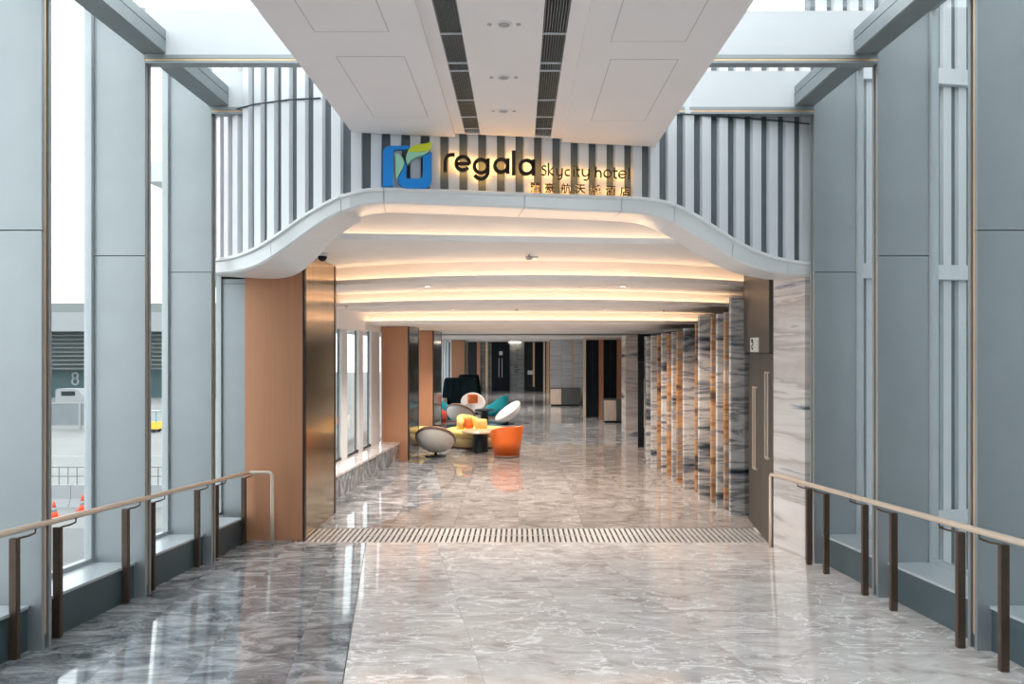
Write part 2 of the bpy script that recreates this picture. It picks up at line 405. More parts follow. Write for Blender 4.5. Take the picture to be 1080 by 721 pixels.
# glass roof, one pane per bay
for k in range(-1, 4):
    y0 = FR[k] + 0.10 if k >= 0 else YB
    y1 = FR[k + 1]
    wn_ += 1
    wd = struct(empty('window_%d' % wn_, (0, y0, E + 3.1)))
    box('pane', GL, GR, y0, y1, E + 3.10, E + 3.115, GLASS, wd)
    for s, X in ((-1, GL), (1, GR)):
        a, b = sorted((X, X - s * 0.05)); box('edge_rail', a, b, y0, y1, E + 3.06, E + 3.099, FRAMEW, wd)

# ================================================================== PORTAL WALL (cladding follows a plan curve)
PC = (-1.733, 7.05); TS = 0.155
tv = Vector((1, TS)).normalized()
path = []                                   # from left to right : (x, y, tangent)
# left wing, curving back
p = Vector(PC); a = math.atan(0.12); step = 0.02; left = []
q = Vector(PC)
for k in range(140):
    th = math.radians(9 + 19.0 * k * step)
    th = min(th, math.radians(62))
    q = q + Vector((-math.cos(th), math.sin(th))) * step
    left.append((q.x, q.y, Vector((math.cos(th), -math.sin(th)))))
path = left[::-1]
k0 = len(path)
for k in range(470):
    q = Vector(PC) + tv * (k * 0.02); path.append((q.x, q.y, tv.copy()))
def px_of(i): return CX + F * path[i][0] / path[i][1]
PXS = [px_of(i) for i in range(len(path))]
def at_px(x):
    for i in range(len(path) - 1):
        if PXS[i] <= x <= PXS[i + 1]: return i
    return 0 if x < PXS[0] else len(path) - 1
def interp(tab, x):
    if x <= tab[0][0]: return tab[0][1]
    for (x0, v0), (x1, v1) in zip(tab, tab[1:]):
        if x <= x1: return v0 + (v1 - v0) * (x - x0) / (x1 - x0)
    return tab[-1][1]
TOPT = [(200, 277), (224, 275), (250, 272.5), (266, 268.5), (280, 262), (295, 253), (310, 242), (324, 231.5), (340, 221), (357, 211.5), (370, 205.5), (386, 201.5), (407, 200.5),
        (540, 205.5), (665, 210), (680, 211), (694, 213), (706, 216.5), (719, 222), (734, 230.5), (748, 239.5), (762, 249), (777, 258), (792, 265), (806, 270.5), (820, 274), (835, 276.5), (856, 278), (900, 280)]
BOTT = [(200, 292), (224, 290.5), (250, 289), (270, 285.5), (285, 279), (300, 269), (315, 258), (330, 246.5), (345, 236), (360, 227.5), (375, 221), (390, 217.5), (410, 216),
        (540, 221), (655, 226), (672, 227), (688, 229.5), (700, 233.5), (714, 240), (730, 250), (745, 259.5), (760, 269), (775, 277), (790, 283), (806, 287.5), (820, 290), (835, 291.5), (856, 292.5), (900, 294)]
def smooth_tab(tab, x): return sum(interp(tab, x + d) for d in (-8, -4, 0, 4, 8)) / 5
def ztop_i(i): return E + (CY - smooth_tab(TOPT, PXS[i])) * path[i][1] / F
def zbot_i(i): return E + (CY - smooth_tab(BOTT, PXS[i])) * path[i][1] / F

portal = struct(empty('wall_portal', (0, 7.3, E + 1)))
i0, i1 = at_px(206), at_px(856)
# dark backing sheet
def sheet(name, ia, ib, off0, off1, zlo, zhi, m, stp=3):
    ids = list(range(ia, ib + 1, stp));
    if ids[-1] != ib: ids.append(ib)
    vs, fs = [], []
    for i in ids:
        x, y, t = path[i]; n = Vector((t.y, -t.x))
        for off in (off0, off1):
            px, py = x + n.x * off, y + n.y * off
            vs += [(px, py, zlo(i)), (px, py, zhi(i))]
    for k in range(len(ids) - 1):
        b, c = 4 * k, 4 * k + 4
        fs += [(b, c, c + 1, b + 1), (b + 2, b + 3, c + 3, c + 2), (b, b + 2, c + 2, c), (b + 1, c + 1, c + 3, b + 3)]
    fs += [(0, 1, 3, 2), (len(vs) - 4, len(vs) - 2, len(vs) - 1, len(vs) - 3)]
    return mesh(name, vs, fs, m, portal)
ZTOP = E + 3.6
sheet('backing_sheet', i0, i1, -0.12, 0.0, lambda i: ztop_i(i) - 0.05, lambda i: ZTOP, RIBB)
iR0, iR1 = i1, len(path) - 1
sheet('backing_sheet', iR0, iR1, -0.12, 0.0, lambda i: E - 4.0, lambda i: E + 4.6, RIBB)
# ribs : one pale slat every 0.2 m along the curve
def rib(i, wd, dp, z0, z1, z2=None):
    x, y, t = path[i]; n = Vector((t.y, -t.x)); h = wd / 2
    P = [(x + t.x * u + n.x * v, y + t.y * u + n.y * v) for u, v in ((-h, 0.001), (h, 0.001), (h * 0.86, dp), (-h * 0.86, dp))]
    vs = [(P[0][0], P[0][1], z0[0]), (P[1][0], P[1][1], z0[1]), (P[2][0], P[2][1], z0[1]), (P[3][0], P[3][1], z0[0])] + [(a, b, z1) for a, b in P]
    return mesh('rib', vs, BOXF, RIBW, portal)
i = k0 + 3
def add_rib(i):
    if PXS[i] < 862:
        a, b = max(0, i - 3), min(len(path) - 1, i + 3)
        rib(i, 0.118, 0.055, (ztop_i(a) - 0.04, ztop_i(b) - 0.04), ZTOP)
    else: rib(i, 0.118, 0.055, (E - 4.0, E - 4.0), E + 4.6)
while i < len(path): add_rib(i); i += 10
i = k0 - 7
while i > i0: add_rib(i); i -= 10
# ledges on the outdoor stretch of the cladding
for z0, z1 in ((3.08, 3.26), (0.80, 0.97), (-2.06, -1.90)):
    ia = at_px(862)
    sheet('ledge', ia, iR1, 0.056, 0.13, lambda i: E + z0, lambda i: E + z1, RIBW, 20)
# white arch band, in panels with open seams
seams = [214, 295, 366, 407, 553, 653, 708, 768, 827, 858]
for sa, sb in zip(seams, seams[1:]):
    ia, ib = at_px(sa), at_px(sb)
    ids = list(range(ia, ib + 1, 3))
    if ids[-1] != ib: ids.append(ib)
    vs, fs = [], []; NP = 9
    for j, i in enumerate(ids):
        x, y, t = path[i]; n = Vector((t.y, -t.x))
        if j == 0: x, y = x + t.x * 0.003, y + t.y * 0.003
        if j == len(ids) - 1: x, y = x - t.x * 0.003, y - t.y * 0.003
        zt, zb = ztop_i(i), zbot_i(i); px = PXS[i]
        back = 0.40 + max(0, (330 - px) / 110) * 0.25
        prof = [(0.0, zt), (0.14, zt), (0.15, zt - 0.008), (0.15, zt - 0.032), (0.115, zt - 0.042), (0.105, zb + 0.02), (0.085, zb), (-back, zb), (-back, zt)]
        vs += [(x + n.x * o, y + n.y * o, z) for o, z in prof]
    for k in range(len(ids) - 1):
        for j in range(NP):
            l = (j + 1) % NP
            fs.append((k * NP + j, k * NP + l, (k + 1) * NP + l, (k + 1) * NP + j))
    fs += [tuple(range(NP)), tuple(range((len(ids) - 1) * NP, len(ids) * NP))]
    mesh('arch_band_panel', vs, fs, BANDM, portal)
# dark cable slung across the ribs
for pts in ([(226, 134), (236, 124), (255, 117), (275, 112), (310, 107.5), (342, 106)], [(716, 122), (760, 125), (800, 128), (835, 131), (853, 133)]):
    P = []
    for x, y in pts:
        i = at_px(x); X, Y, t = path[i]; n = Vector((t.y, -t.x)); P.append((X + n.x * 0.07, Y + n.y * 0.07, E + (CY - y) * Y / F))
    tube('cable', P, 0.008, GROOVE, portal, seg=6)

# ================================================================== BRIDGE DROPPED CEILING
C0 = 2.20
ceil = struct(empty('ceiling', (0, 3, E + C0)))
def pathy(x): return PC[1] + TS * (x - PC[0])
def cpanel(name, x0, x1, z0, z1, m=CEIL, gap=0.09, y0=YB):
    return prism(name, [(x0, y0), (x1, y0), (x1, pathy(x1) - gap), (x0, pathy(x0) - gap)], E + z0, E + z1, m, ceil)
cpanel('flank_panel', -1.70, -0.66, C0, C0 + 0.36)
cpanel('flank_panel', 0.46, 1.49, C0, C0 + 0.36)
cpanel('margin_panel', -0.66, -0.557, C0 + 0.03, C0 + 0.36, gap=0.12)
cpanel('centre_panel', -0.40, 0.17, C0 + 0.03, C0 + 0.36, gap=0.12)
cpanel('margin_panel', 0.34, 0.46, C0 + 0.03, C0 + 0.36, gap=0.12)
for x0, x1 in ((-0.557, -0.40), (0.17, 0.34)):
    cpanel('grille_void', x0, x1, C0 + 0.12, C0 + 0.36, PIT, gap=0.12)
    n = 9; lst = []
    ye = pathy(x0) - 0.13
    for k in range(n):
        x = x0 + (x1 - x0) * (k + 0.5) / n; lst.append((x - 0.0025, x + 0.0025, YB, ye, E + C0 + 0.04, E + C0 + 0.10))
    tag(boxes('grille_vane', lst, BEAM, ceil), kind='stuff')
    for y in (1.6, 2.5, 3.4, 4.3, 4.85, 5.35, 5.50, 6.15, 6.6, 6.95):
        if y < ye: box('grille_bar', x0, x1, y, y + 0.012, E + C0 + 0.031, E + C0 + 0.042, WHITE, ceil)
    box('grille_end', x0, x1, ye, ye + 0.02, E + C0 + 0.03, E + C0 + 0.11, CEIL, ceil)
# access panels : thin shadow gaps round flush boards
def access(x0, x1, y0, y1):
    for a, b, c, d in ((x0, x1, y0, y0 + 0.006), (x0, x1, y1 - 0.006, y1), (x0, x0 + 0.005, y0, y1), (x1 - 0.005, x1, y0, y1)):
        box('access_gap', a, b, c, d, E + C0 - 0.0012, E + C0 + 0.002, SEAM, ceil)
    box('access_board', x0 + 0.006, x1 - 0.006, y0 + 0.007, y1 - 0.007, E + C0 - 0.002, E + C0 + 0.001, CEIL, ceil)
access(-1.42, -0.90, 3.0, 4.75); access(-1.38, -0.86, 5.15, 6.5)
access(0.66, 1.20, 3.2, 4.9); access(0.70, 1.22, 5.2, 6.6)
for k, y in enumerate((4.70, 5.62, 6.42)):
    x = (530 - CX) * y / F + 0.01
    d = tag(empty('downlight', (x, y, E + C0 + 0.03)), ['small round recessed downlight nearest in the ceiling strip between the grilles', 'middle round downlight in the ceiling strip between the grilles', 'round downlight nearest the blue logo in the strip between the grilles'][k], 'downlight', 'downlights in the bridge ceiling')
    lathe('trim_ring', [(0.055, 0.0), (0.055, -0.008), (0.042, -0.008), (0.042, 0.0)], CEIL, d)
    lathe('lens', [(0.0, -0.002), (0.04, -0.002), (0.04, -0.0025), (0.0, -0.0025)], SEAM, d)
    for s in (-1, 1):
        lathe('side_lens', [(0.0, -0.001), (0.016, -0.001), (0.016, -0.006), (0.0, -0.006)], SEAM, d, c=(s * 0.1, 0, 0))

# ================================================================== LOBBY SHELL
lob = struct(empty('ceiling_lobby', (0, 20, E + 0.4)))
tier = [  # lip y0, curvature, soffit z
    (7.98, 0.02, 1.24), (9.50, 0.09, 0.95), (11.0, 0.08, 0.718), (13.4, 0.05, 0.484), (23.2, 0.02, 0.37)]
XC = 0.25
def ly(k, x):
    y0, c, z = tier[k]
    if k == 0: return y0 + 0.10 * x + (0.9 if x < -2.85 else 0.0)
    return y0 + c * (x - XC) ** 2
XA, XB = -4.4, 4.4
xs = [XA + (XB - XA) * k / 44 for k in range(45)]
def strip(name, f0, f1, z0, z1, m, parent, x_list=xs):
    vs, fs = [], []
    for x in x_list: vs += [(x, f0(x), z0), (x, f1(x), z0), (x, f0(x), z1), (x, f1(x), z1)]
    for k in range(len(x_list) - 1):
        b, c = 4 * k, 4 * k + 4
        fs += [(b, c, c + 1, b + 1), (b + 2, b + 3, c + 3, c + 2), (b, b + 2, c + 2, c), (b + 1, c + 1, c + 3, b + 3)]
    fs += [(0, 1, 3, 2), (len(vs) - 4, len(vs) - 2, len(vs) - 1, len(vs) - 3)]
    return mesh(name, vs, fs, m, parent)
LIP = 0.22
for k in range(5):
    z = E + tier[k][2]; zu = E + (tier[k - 1][2] if k else 2.0)
    far = (lambda x, k=k: ly(k + 1, x) + LIP + 0.04) if k < 4 else (lambda x: 40.0)
    s = strip('soffit', lambda x, k=k: ly(k, x), far, z, z + 0.03, LCEIL, lob)
    strip('lip_upstand', lambda x, k=k: ly(k, x), lambda x, k=k: ly(k, x) + 0.015, z + 0.0301, z + 0.07, LCEIL, lob)
    strip('riser', lambda x, k=k: ly(k, x) + LIP, lambda x, k=k: ly(k, x) + LIP + 0.03, z + 0.0301, zu + (0.0 if k else 0.0), LCEIL, lob)
    if k < 4:
        xx = [x for x in xs if -3.35 < x < 4.0]
        strip('cove_led', lambda x, k=k: ly(k, x) + 0.15, lambda x, k=k: ly(k, x) + 0.175, z + 0.0302, z + 0.045, LED, lob, xx)
strip('upper_soffit', lambda x: 7.35 + (0.0 if x < -1.7 else 0.155 * (x + 1.733)) + 0.25 + (0.35 * max(0, -1.7 - x)), lambda x: 9.2, E + 1.95, E + 1.99, LCEIL, lob)
box('roof_slab', -4.6, 6.0, 8.4, 40.3, E + 2.05, E + 2.3, WHITE, lob)
# end and right hand shell walls
wr = struct(empty('wall_right', (4.4, 20, 0)))
box('shell', 4.4, 4.55, 8.2, 40.2, -0.3, E + 2.05, DARKW, wr)
wf = struct(empty('wall_far', (0, 39.5, 0)))
box('shell', -4.6, 4.6, 39.6, 39.8, -0.3, E + 2.0, DARKW, wf)
def at(px, d): return (px - CX) * d / F
# far wall pieces
ZC = E + 0.37
def fw(name, a, b, y, m, z0=0.0, z1=ZC, dep=0.1): return box(name, at(a, y), at(b, y), y, y + dep, z0, z1, m, wf)
fw('copper_panel', 503, 506.5, 39.3, COPPER); fw('tile_panel', 506.5, 511.5, 39.4, TILEG); fw('brass_strip', 512, 514.6, 39.3, BRASS)
fw('tile_panel', 514.8, 518.5, 39.4, TILEG)
fw('tile_panel', 537.5, 545, 39.4, TILEG); fw('tile_panel', 545.2, 553, 39.4, TILEG)
fw('brass_strip', 562, 563.8, 39.3, BRASS, 0.25)
fw('frame_post', 573, 575, 38.6, CHAMP); fw('brass_strip', 576.3, 579.5, 38.5, BRASS)
fw('light_slot', 537, 549, 39.2, LAMPM, ZC - 0.05, ZC - 0.01)
dn = 0
def door(y, a, b, m, handles=True):
    global dn; dn += 1
    d = struct(empty('door_%d' % dn, (at((a + b) / 2, y), y, 0)))
    mid = (a + b) / 2
    for p, q in ((a, mid - 0.15), (mid + 0.15, b)):
        lf = box('leaf', at(p, y), at(q, y), y, y + 0.06, 0.005, ZC - 0.02, m, d)
        if handles:
            xm = at(mid + (-1.6 if p == a else 1.6), y)
            box('handle', xm - 0.02, xm + 0.02, y - 0.06, y, 0.8, 1.9, SEAM, lf)
    return d
dd = door(39.3, 518.8, 537, BLACK)
box('plaque', at(526.5, 39.2), at(530, 39.2), 39.2, 39.24, E - 0.40, E - 0.18, WHITE, dd)
door(39.3, 565, 572.5, BLACK, False)
box('notice_plate', at(556.5, 39.5), at(562, 39.5), 39.5, 39.58, 0.95, 1.18, WHITE, wf)
for k, (z, wd) in enumerate(((1.35, 0.22), (1.2, 0.3), (1.08, 0.26))): box('wall_lettering', at(542, 39.38), at(542, 39.38) + wd, 39.38, 39.4, z, z + 0.05, DARKW, wf)
# right side: white tiled bay, two black lift openings, marble pilaster, dark doorway
def rw(name, a, b, y, m, z0=0.0, z1=ZC, dep=0.2): return box(name, at(a, y), at(b, y), y, y + dep, z0, z1, m, wr)
rw('tile_panel', 580, 592, 30, TILEW); rw('tile_panel', 592.2, 603.5, 30, TILEW); rw('brass_strip', 603.5, 605, 30, BRASS); rw('tile_panel', 605, 625, 30, TILEW)
rw('frame_post', 615.5, 618, 24.3, CHAMP); rw('frame_post', 632, 636.5, 24.3, COPPER); rw('frame_post', 651, 659.5, 24.3, COPPER)
rw('frame_head', 615.5, 660, 24.25, CHAMP, ZC - 0.07, ZC)
dn += 1; d3 = struct(empty('door_%d' % dn, (at(625, 24.4), 24.4, 0))); box('leaf', at(618, 24.45), at(632, 24.45), 24.45, 24.52, 0.005, ZC - 0.07, BLACK, d3); box('leaf_joint', at(625, 24.44) - 0.006, at(625, 24.44) + 0.006, 24.44, 24.45, 0.01, ZC - 0.08, GROOVE, d3)
dn += 1; d4 = struct(empty('door_%d' % dn, (at(644, 24.4), 24.4, 0))); box('leaf', at(636.5, 24.45), at(651, 24.45), 24.45, 24.52, 0.005, ZC - 0.07, BLACK, d4); box('leaf_joint', at(644, 24.44) - 0.006, at(644, 24.44) + 0.006, 24.44, 24.45, 0.01, ZC - 0.08, GROOVE, d4)
rw('marble_pier', 660, 673.5, 19.5, STM, dep=0.8)
dn += 1; d5 = struct(empty('door_%d' % dn, (at(678, 17), 17, 0)))
box('leaf', at(673, 17), at(686, 17), 17, 17.06, 0.005, E - 0.35, DARKW, d5); box('transom', at(673, 16.95), at(686, 16.95), 16.95, 17.05, E - 0.34, ZC - 0.02, BLACK, d5)
box('handle', at(680, 16.9) - 0.015, at(680, 16.9) + 0.015, 16.9, 16.93, 0.5, 1.7, CHAMP, d5)
# folded stone wall: upright slabs of grey and amber stone
stones = [  # px left, px right, floor px y, top px y, material
    (769.5, 785.5, 543, 314, STG), (763.5, 770.5, 537.5, 329, STO), (755.5, 764.5, 536, 331, STG), (749.5, 757, 530, 334, STO), (736.5, 750.5, 527, 333, STG),
    (733, 738, 519, 341, STO), (720.5, 735.5, 515, 346, STG), (713.5, 721.5, 509, 349, STO), (708.5, 715, 507, 350, STG), (703.5, 709.5, 502, 352, STO),
    (697.5, 704.5, 500, 351, STG), (693, 698.5, 495, 353, STO), (686.5, 694, 493, 354, STG), (681.5, 687.5, 489, 354.5, STG)]
SP = []
for a, b, yb, yt, m in stones:
    d = F * E / (yb - CY); SP.append((at(a, d), at(b, d), d, E + (CY - yt) * d / F, m))
for k, (x0, x1, d, zt, m) in enumerate(SP):
    # each slab: front face, then a flank running back to the next, deeper slab
    nx, nd = (SP[k + 1][1], SP[k + 1][2]) if k + 1 < len(SP) else (x0 + 0.05, d + 0.5)
    if nd < d + 0.12: nx, nd = x0 + (nx - x0) * 0.5 + 0.02, d + 0.12
    c = min(0.025, (x1 - x0) * 0.25)
    P = [(x0, d + c), (x0 + c * 0.3, d + c * 0.3), (x0 + c, d), (x1 - 0.002, d), (x1 + 0.25, d + 0.1), (x1 + 0.25, nd + 0.05), (nx + 0.012, nd + 0.05)]
    prism('stone_slab', P, 0, zt, m, wr)
prism('stone_backing', [(3.55, 10.3), (3.12, 14.7), (3.2, 17.2), (3.6, 17.2), (4.0, 10.3)], 0, E + 0.28, DARKW, wr)
# marble return and brown double door beside the portal
prism('marble_return', [(3.12, 8.36), (3.27, 7.80), (3.40, 7.80), (3.42, 8.36)], -0.02, E + 0.86, STM, wr)
prism('marble_return_upper', [(3.10, 8.40), (3.60, 8.40), (3.60, 8.9), (3.14, 8.9)], E + 0.82, E + 1.95, DOORB, wr)
dn += 1
d6 = struct(empty('door_%d' % dn, (3.2, 9.1, 0)))
DA, DB = Vector((3.125, 8.38)), Vector((3.335, 9.95)); dv = (DB - DA).normalized(); dnrm = Vector((-dv.y, dv.x))
def onb(name, s0, s1, o0, o1, z0, z1, m, parent):
    P = [DA + dv * s0 + dnrm * o0, DA + dv * s1 + dnrm * o0, DA + dv * s1 + dnrm * o1, DA + dv * s0 + dnrm * o1]
    return prism(name, [tuple(p) for p in P], z0, z1, m, parent)
LEN = (DB - DA).length
l1 = onb('leaf', 0.02, 0.72, -0.06, 0.0, 0.005, E - 0.07, DOORB, d6)
l2 = onb('leaf', 0.73, LEN - 0.1, -0.06, 0.0, 0.005, E - 0.07, DOORB, d6)
onb('transom', 0.0, LEN, -0.08, 0.05, E - 0.06, E + 1.2, DOORB, d6)
def s_of(px):
    # where the ray through this pixel column meets the door plane
    k = (px - CX) / F; return (k * DA.y - DA.x) / (dv.x - k * dv.y)
for lf, px, zt, zb in ((l1, 810.5, 393.5, 482), (l2, 797.3, 409, 493)):
    s = s_of(px); dpt = (DA + dv * s).y; z1, z0 = E + (CY - zt) * dpt / F, E + (CY - zb) * dpt / F
    onb('handle', s - 0.08, s - 0.06, 0.02, 0.035, z0, z1, CHAMP, lf); onb('handle', s + 0.06, s + 0.08, 0.02, 0.035, z0, z1, CHAMP, lf)
    onb('handle', s - 0.08, s + 0.08, 0.0, 0.035, z1, z1 + 0.02, CHAMP, lf); onb('handle', s - 0.08, s + 0.08, 0.0, 0.035, z0 - 0.02, z0, CHAMP, lf)
# sign plate on the transom
s = s_of(800.5); dpt = (DA + dv * s).y
sg = tag(empty('exit_sign', (*(DA + dv * s), E)), 'small white door sign with dark figure above the brown double door', 'sign')
za, zb_ = E + (CY - 356) * dpt / F, E + (CY - 371) * dpt / F
s0_, s1_ = s_of(804.8), s_of(796.2)
onb('plate', s0_, s1_, 0.052, 0.064, zb_, za, WHITE, sg)
def onp(pts, wd, name, m, parent):
    P = [(DA + dv * (s0_ + (s1_ - s0_) * u) + dnrm * 0.066) for u, v in pts]
    tube(name, [(p.x, p.y, zb_ + (za - zb_) * v) for p, (u, v) in zip(P, pts)], wd, m, parent, seg=6)
onp([(0.7, 0.78), (0.62, 0.83), (0.7, 0.88), (0.78, 0.83)], 0.010, 'figure_head', BLACK, sg)
onp([(0.78, 0.72), (0.6, 0.66), (0.62, 0.5), (0.78, 0.42), (0.76, 0.30), (0.62, 0.18)], 0.009, 'figure_body', BLACK, sg)

# left: copper columns
cn = 0
def column(x0, x1, y0, y1, zt, label, front=COPPER, sidem=BRONZE):
    c = tag(empty('copper_column', ((x0 + x1) / 2, (y0 + y1) / 2, 0)), label, 'column', 'copper columns along the window wall')
    box('front_panel', x0, x1 - 0.03, y0, y0 + 0.03, 0, zt, front, c)
    box('corner_strip', x1 - 0.03, x1, y0, y0 + 0.07, 0, zt, BRONZED, c)
    box('side_panel', x0, x1 - 0.006, y0 + 0.07, y1 - 0.07, 0, zt, sidem, c)
    box('corner_strip', x1 - 0.03, x1, y1 - 0.07, y1, 0, zt, BRONZED, c)
    box('core', x0, x1 - 0.03, y0 + 0.031, y1, 0, zt, BRONZED, c)
    return c
column(-3.52, at(321.5, 8.78), 8.78, 10.28, E + 1.23, 'large copper clad column beside the left handrail end, nearest of its row')
SIDED = mat('dark_mirror_side', (0.03, 0.035, 0.04), 0.12, 0.5, noise=0.3, nscale=6)
column(at(402.5, 15.1), at(431.5, 15.1), 15.1, 16.6, E + 0.475, 'copper column behind the marble window ledge, second in its row', sidem=SIDED)
column(at(441, 18.5), at(457.5, 18.5), 18.5, 20.4, E + 0.475, 'narrow copper column behind the grey shell chairs, third in its row', sidem=SIDED)
column(at(476, 31.5), at(490.5, 31.5), 31.5, 33.5, E + 0.36, 'farthest copper column, seen above the black draped table', sidem=SIDED)

# lobby window wall on the left
wl_ = struct(empty('wall_left', (-3.3, 12, 0)))
WA, WB = Vector((-3.47, 10.28)), Vector((-3.04, 15.1)); wv = (WB - WA).normalized(); wnm = Vector((wv.y, -wv.x))
WL = (WB - WA).length
def onw(name, s0, s1, o0, o1, z0, z1, m, parent):
    P = [WA + wv * s0 + wnm * o0, WA + wv * s1 + wnm * o0, WA + wv * s1 + wnm * o1, WA + wv * s0 + wnm * o1]
    return prism(name, [tuple(p) for p in P], z0, z1, m, parent)
onw('bulkhead', 0.0, WL, -0.25, 0.0, E + 0.355, E + 1.25, LCEIL, wl_)
onw('ledge_face', -0.1, WL, 0.0, 0.40, 0, 0.36, MDARK, wl_)
onw('ledge_top', -0.1, WL, -0.1, 0.42, 0.36, 0.40, MLIGHT, wl_)
wn_ += 1
wd = struct(empty('window_%d' % wn_, (-3.3, 12, 0.4)))
def sw(px):
    k = (px - CX) / F; return (k * WA.y - WA.x) / (wv.x - k * wv.y)
cuts = [(362, 368), (380, 384.5), (393, 402.5)]
prev = 0.0
for a, b in cuts:
    sa, sb = sw(a), min(sw(b), WL)
    onw('pane', prev, sa, -0.07, -0.055, 0.40, E + 0.355, GLASS, wd)
    mu_ = onw('mullion', sa, sb, -0.09, -0.03, 0.40, E + 0.355, WHITE, wd)
    onw('dark_edge', sa - 0.03, sa, -0.11, -0.085, 0.40, E + 0.355, GROOVE, mu_)
    onw('bottom_rail', prev, sa - 0.03, -0.11, -0.03, 0.40, 0.45, GROOVE, wd)
    prev = sb
# windows further back
for y0, y1, cuts_n in ((16.6, 18.5, 2), (20.4, 31.5, 9), (33.5, 39.3, 4)):
    wn_ += 1
    wd = struct(empty('window_%d' % wn_, (-3.25, y0, 0)))
    box('sill', -3.4, -3.0, y0, y1, 0.0, 0.38, STM, wd)
    box('pane', -3.3, -3.285, y0, y1, 0.38, E + 0.36, GLASS, wd)
    for k in range(cuts_n + 1):
        y = y0 + (y1 - y0 - 0.12) * k / cuts_n
        box('mullion', -3.36, -3.22, y, y + 0.12, 0.38, E + 0.36, WHITE, wd)
box('bulkhead', -4.4, -3.05, 15.1, 39.6, E + 0.355, E + 0.48, LCEIL, wl_)
box('upper_wall', -4.5, -3.55, 8.9, 40.0, E + 0.9, E + 2.05, WHITE, wl_)
box('parapet', -3.62, -3.47, 8.98, 10.28, 0, E + 1.2, WHITE, wl_)
# fill lamps added to brighten the lobby interior
def fill_lamp(x, y, z, watts, label):
    d = tag(empty('fill_downlight', (x, y, z)), label, 'downlight', 'added lobby fill lights')
    lathe('trim_ring', [(0.06, 0.0), (0.06, -0.006), (0.045, -0.006), (0.045, 0.0)], LCEIL, d)
    lathe('lens', [(0.0, -0.001), (0.044, -0.001), (0.044, -0.002), (0.0, -0.002)], LAMPM, d)
    l = bpy.data.lights.new('fill_beam', 'SPOT'); l.energy = watts; l.color = (1.0, 0.88, 0.76); l.spot_size = math.radians(125); l.spot_blend = 0.6; l.shadow_soft_size = 0.05
    o = bpy.data.objects.new('fill_beam', l); o.location = (0, 0, -0.02); o.parent = d; COL.objects.link(o)
LB = ['over the entrance grating', 'above the stone wall', 'over the seating group', 'over the middle of the lobby', 'in front of the lifts', 'near the black doors']
k = 0
for x, y in ((-1.4, 10.5), (1.6, 10.5), (-1.2, 12.6), (1.6, 12.6), (-1.4, 17.0), (1.4, 17.0), (-1.0, 21.5), (1.6, 21.5), (-0.8, 27.0), (1.0, 27.0), (-1.4, 33.5), (0.6, 35.5)):
    kk = max(j for j in range(5) if ly(j, x) < y)
    pos = 'left' if x < 0 else 'right'
    fill_lamp(x, y, E + tier[kk][2] - 0.001, 205, 'small added fill light %s, %s one of the pair' % (LB[min(k // 2, 5)], pos)); k += 1

# ================================================================== SIGN
sign = tag(empty('hotel_sign', (0, 7.2, E + 1.6)), 'backlit hotel sign with blue leaf logo and dark lettering above the arch', 'sign')
nn = Vector((tv.y, -tv.x))
def spt(px, py, off):
    """photo pixel on the plane parallel to the cladding, off metres in front of it"""
    bx_, by_ = PC[0] + nn.x * off, PC[1] + nn.y * off
    k = (px - CX) / F; y = (by_ + TS * (0 - bx_)) / (1 - TS * k)
    return k * y, y, E + (CY - py) * y / F
def extr(name, pts, off, th, m, parent):
    """closed outline (photo pixels) -> solid letter piece"""
    n = len(pts); vs = [spt(x, y, off + th) for x, y in pts]
    vs += [(a - nn.x * th, b - nn.y * th, c) for a, b, c in vs]
    me = bpy.data.meshes.new(name); bm = bmesh.new()
    V = [bm.verts.new(v) for v in vs]
    from mathutils.geometry import tessellate_polygon
    for tri in tessellate_polygon([[Vector((x, y, 0)) for x, y in pts]]):
        bm.faces.new([V[q] for q in tri]); bm.faces.new([V[n + q] for q in tri][::-1])
    for i in range(n): bm.faces.new((V[i], V[(i + 1) % n], V[n + (i + 1) % n], V[n + i]))
    bmesh.ops.recalc_face_normals(bm, faces=bm.faces)
    bm.to_mesh(me); bm.free(); me.materials.append(m)
    return link(bpy.data.objects.new(name, me), parent)
def ribbon(name, strokes, wd, off, th, m, parent):
    """monoline strokes (photo pixels) -> one solid letter"""
    vs, fs = [], []
    for pts in strokes:
        closed = len(pts) > 3 and abs(pts[0][0] - pts[-1][0]) + abs(pts[0][1] - pts[-1][1]) < 1e-6
        P = [Vector(p) for p in pts]
        if closed: P = P[:-1]
        n = len(P); k = len(vs)
        for i in range(n):
            a = P[(i - 1) % n] if (closed or i) else P[0]; b = P[(i + 1) % n] if (closed or i < n - 1) else P[-1]
            t = (b - a).normalized(); nv = Vector((-t.y, t.x)) * (wd / 2)
            e = Vector((0, 0))
            if not closed and i == 0: e = -t * wd * 0.15
            if not closed and i == n - 1: e = t * wd * 0.15
            for q in (P[i] + nv + e, P[i] - nv + e):
                f = spt(q.x, q.y, off + th); vs += [f, (f[0] - nn.x * th, f[1] - nn.y * th, f[2])]
        for i in range(n if closed else n - 1):
            b, c = k + 4 * i, k + 4 * ((i + 1) % n)
            fs += [(b, b + 2, c + 2, c), (b + 1, c + 1, c + 3, b + 3), (b, c, c + 1, b + 1), (b + 2, b + 3, c + 3, c + 2)]
        if not closed: fs += [(k, k + 1, k + 3, k + 2), (k + 4 * n - 4, k + 4 * n - 2, k + 4 * n - 1, k + 4 * n - 3)]
    return mesh(name, vs, fs, m, parent)
BLUE = mat('logo_blue', (0.005, 0.27, 0.80), 0.35, noise=0.02); PALEG = mat('logo_pale_green', (0.36, 0.72, 0.52), 0.35, noise=0.02)
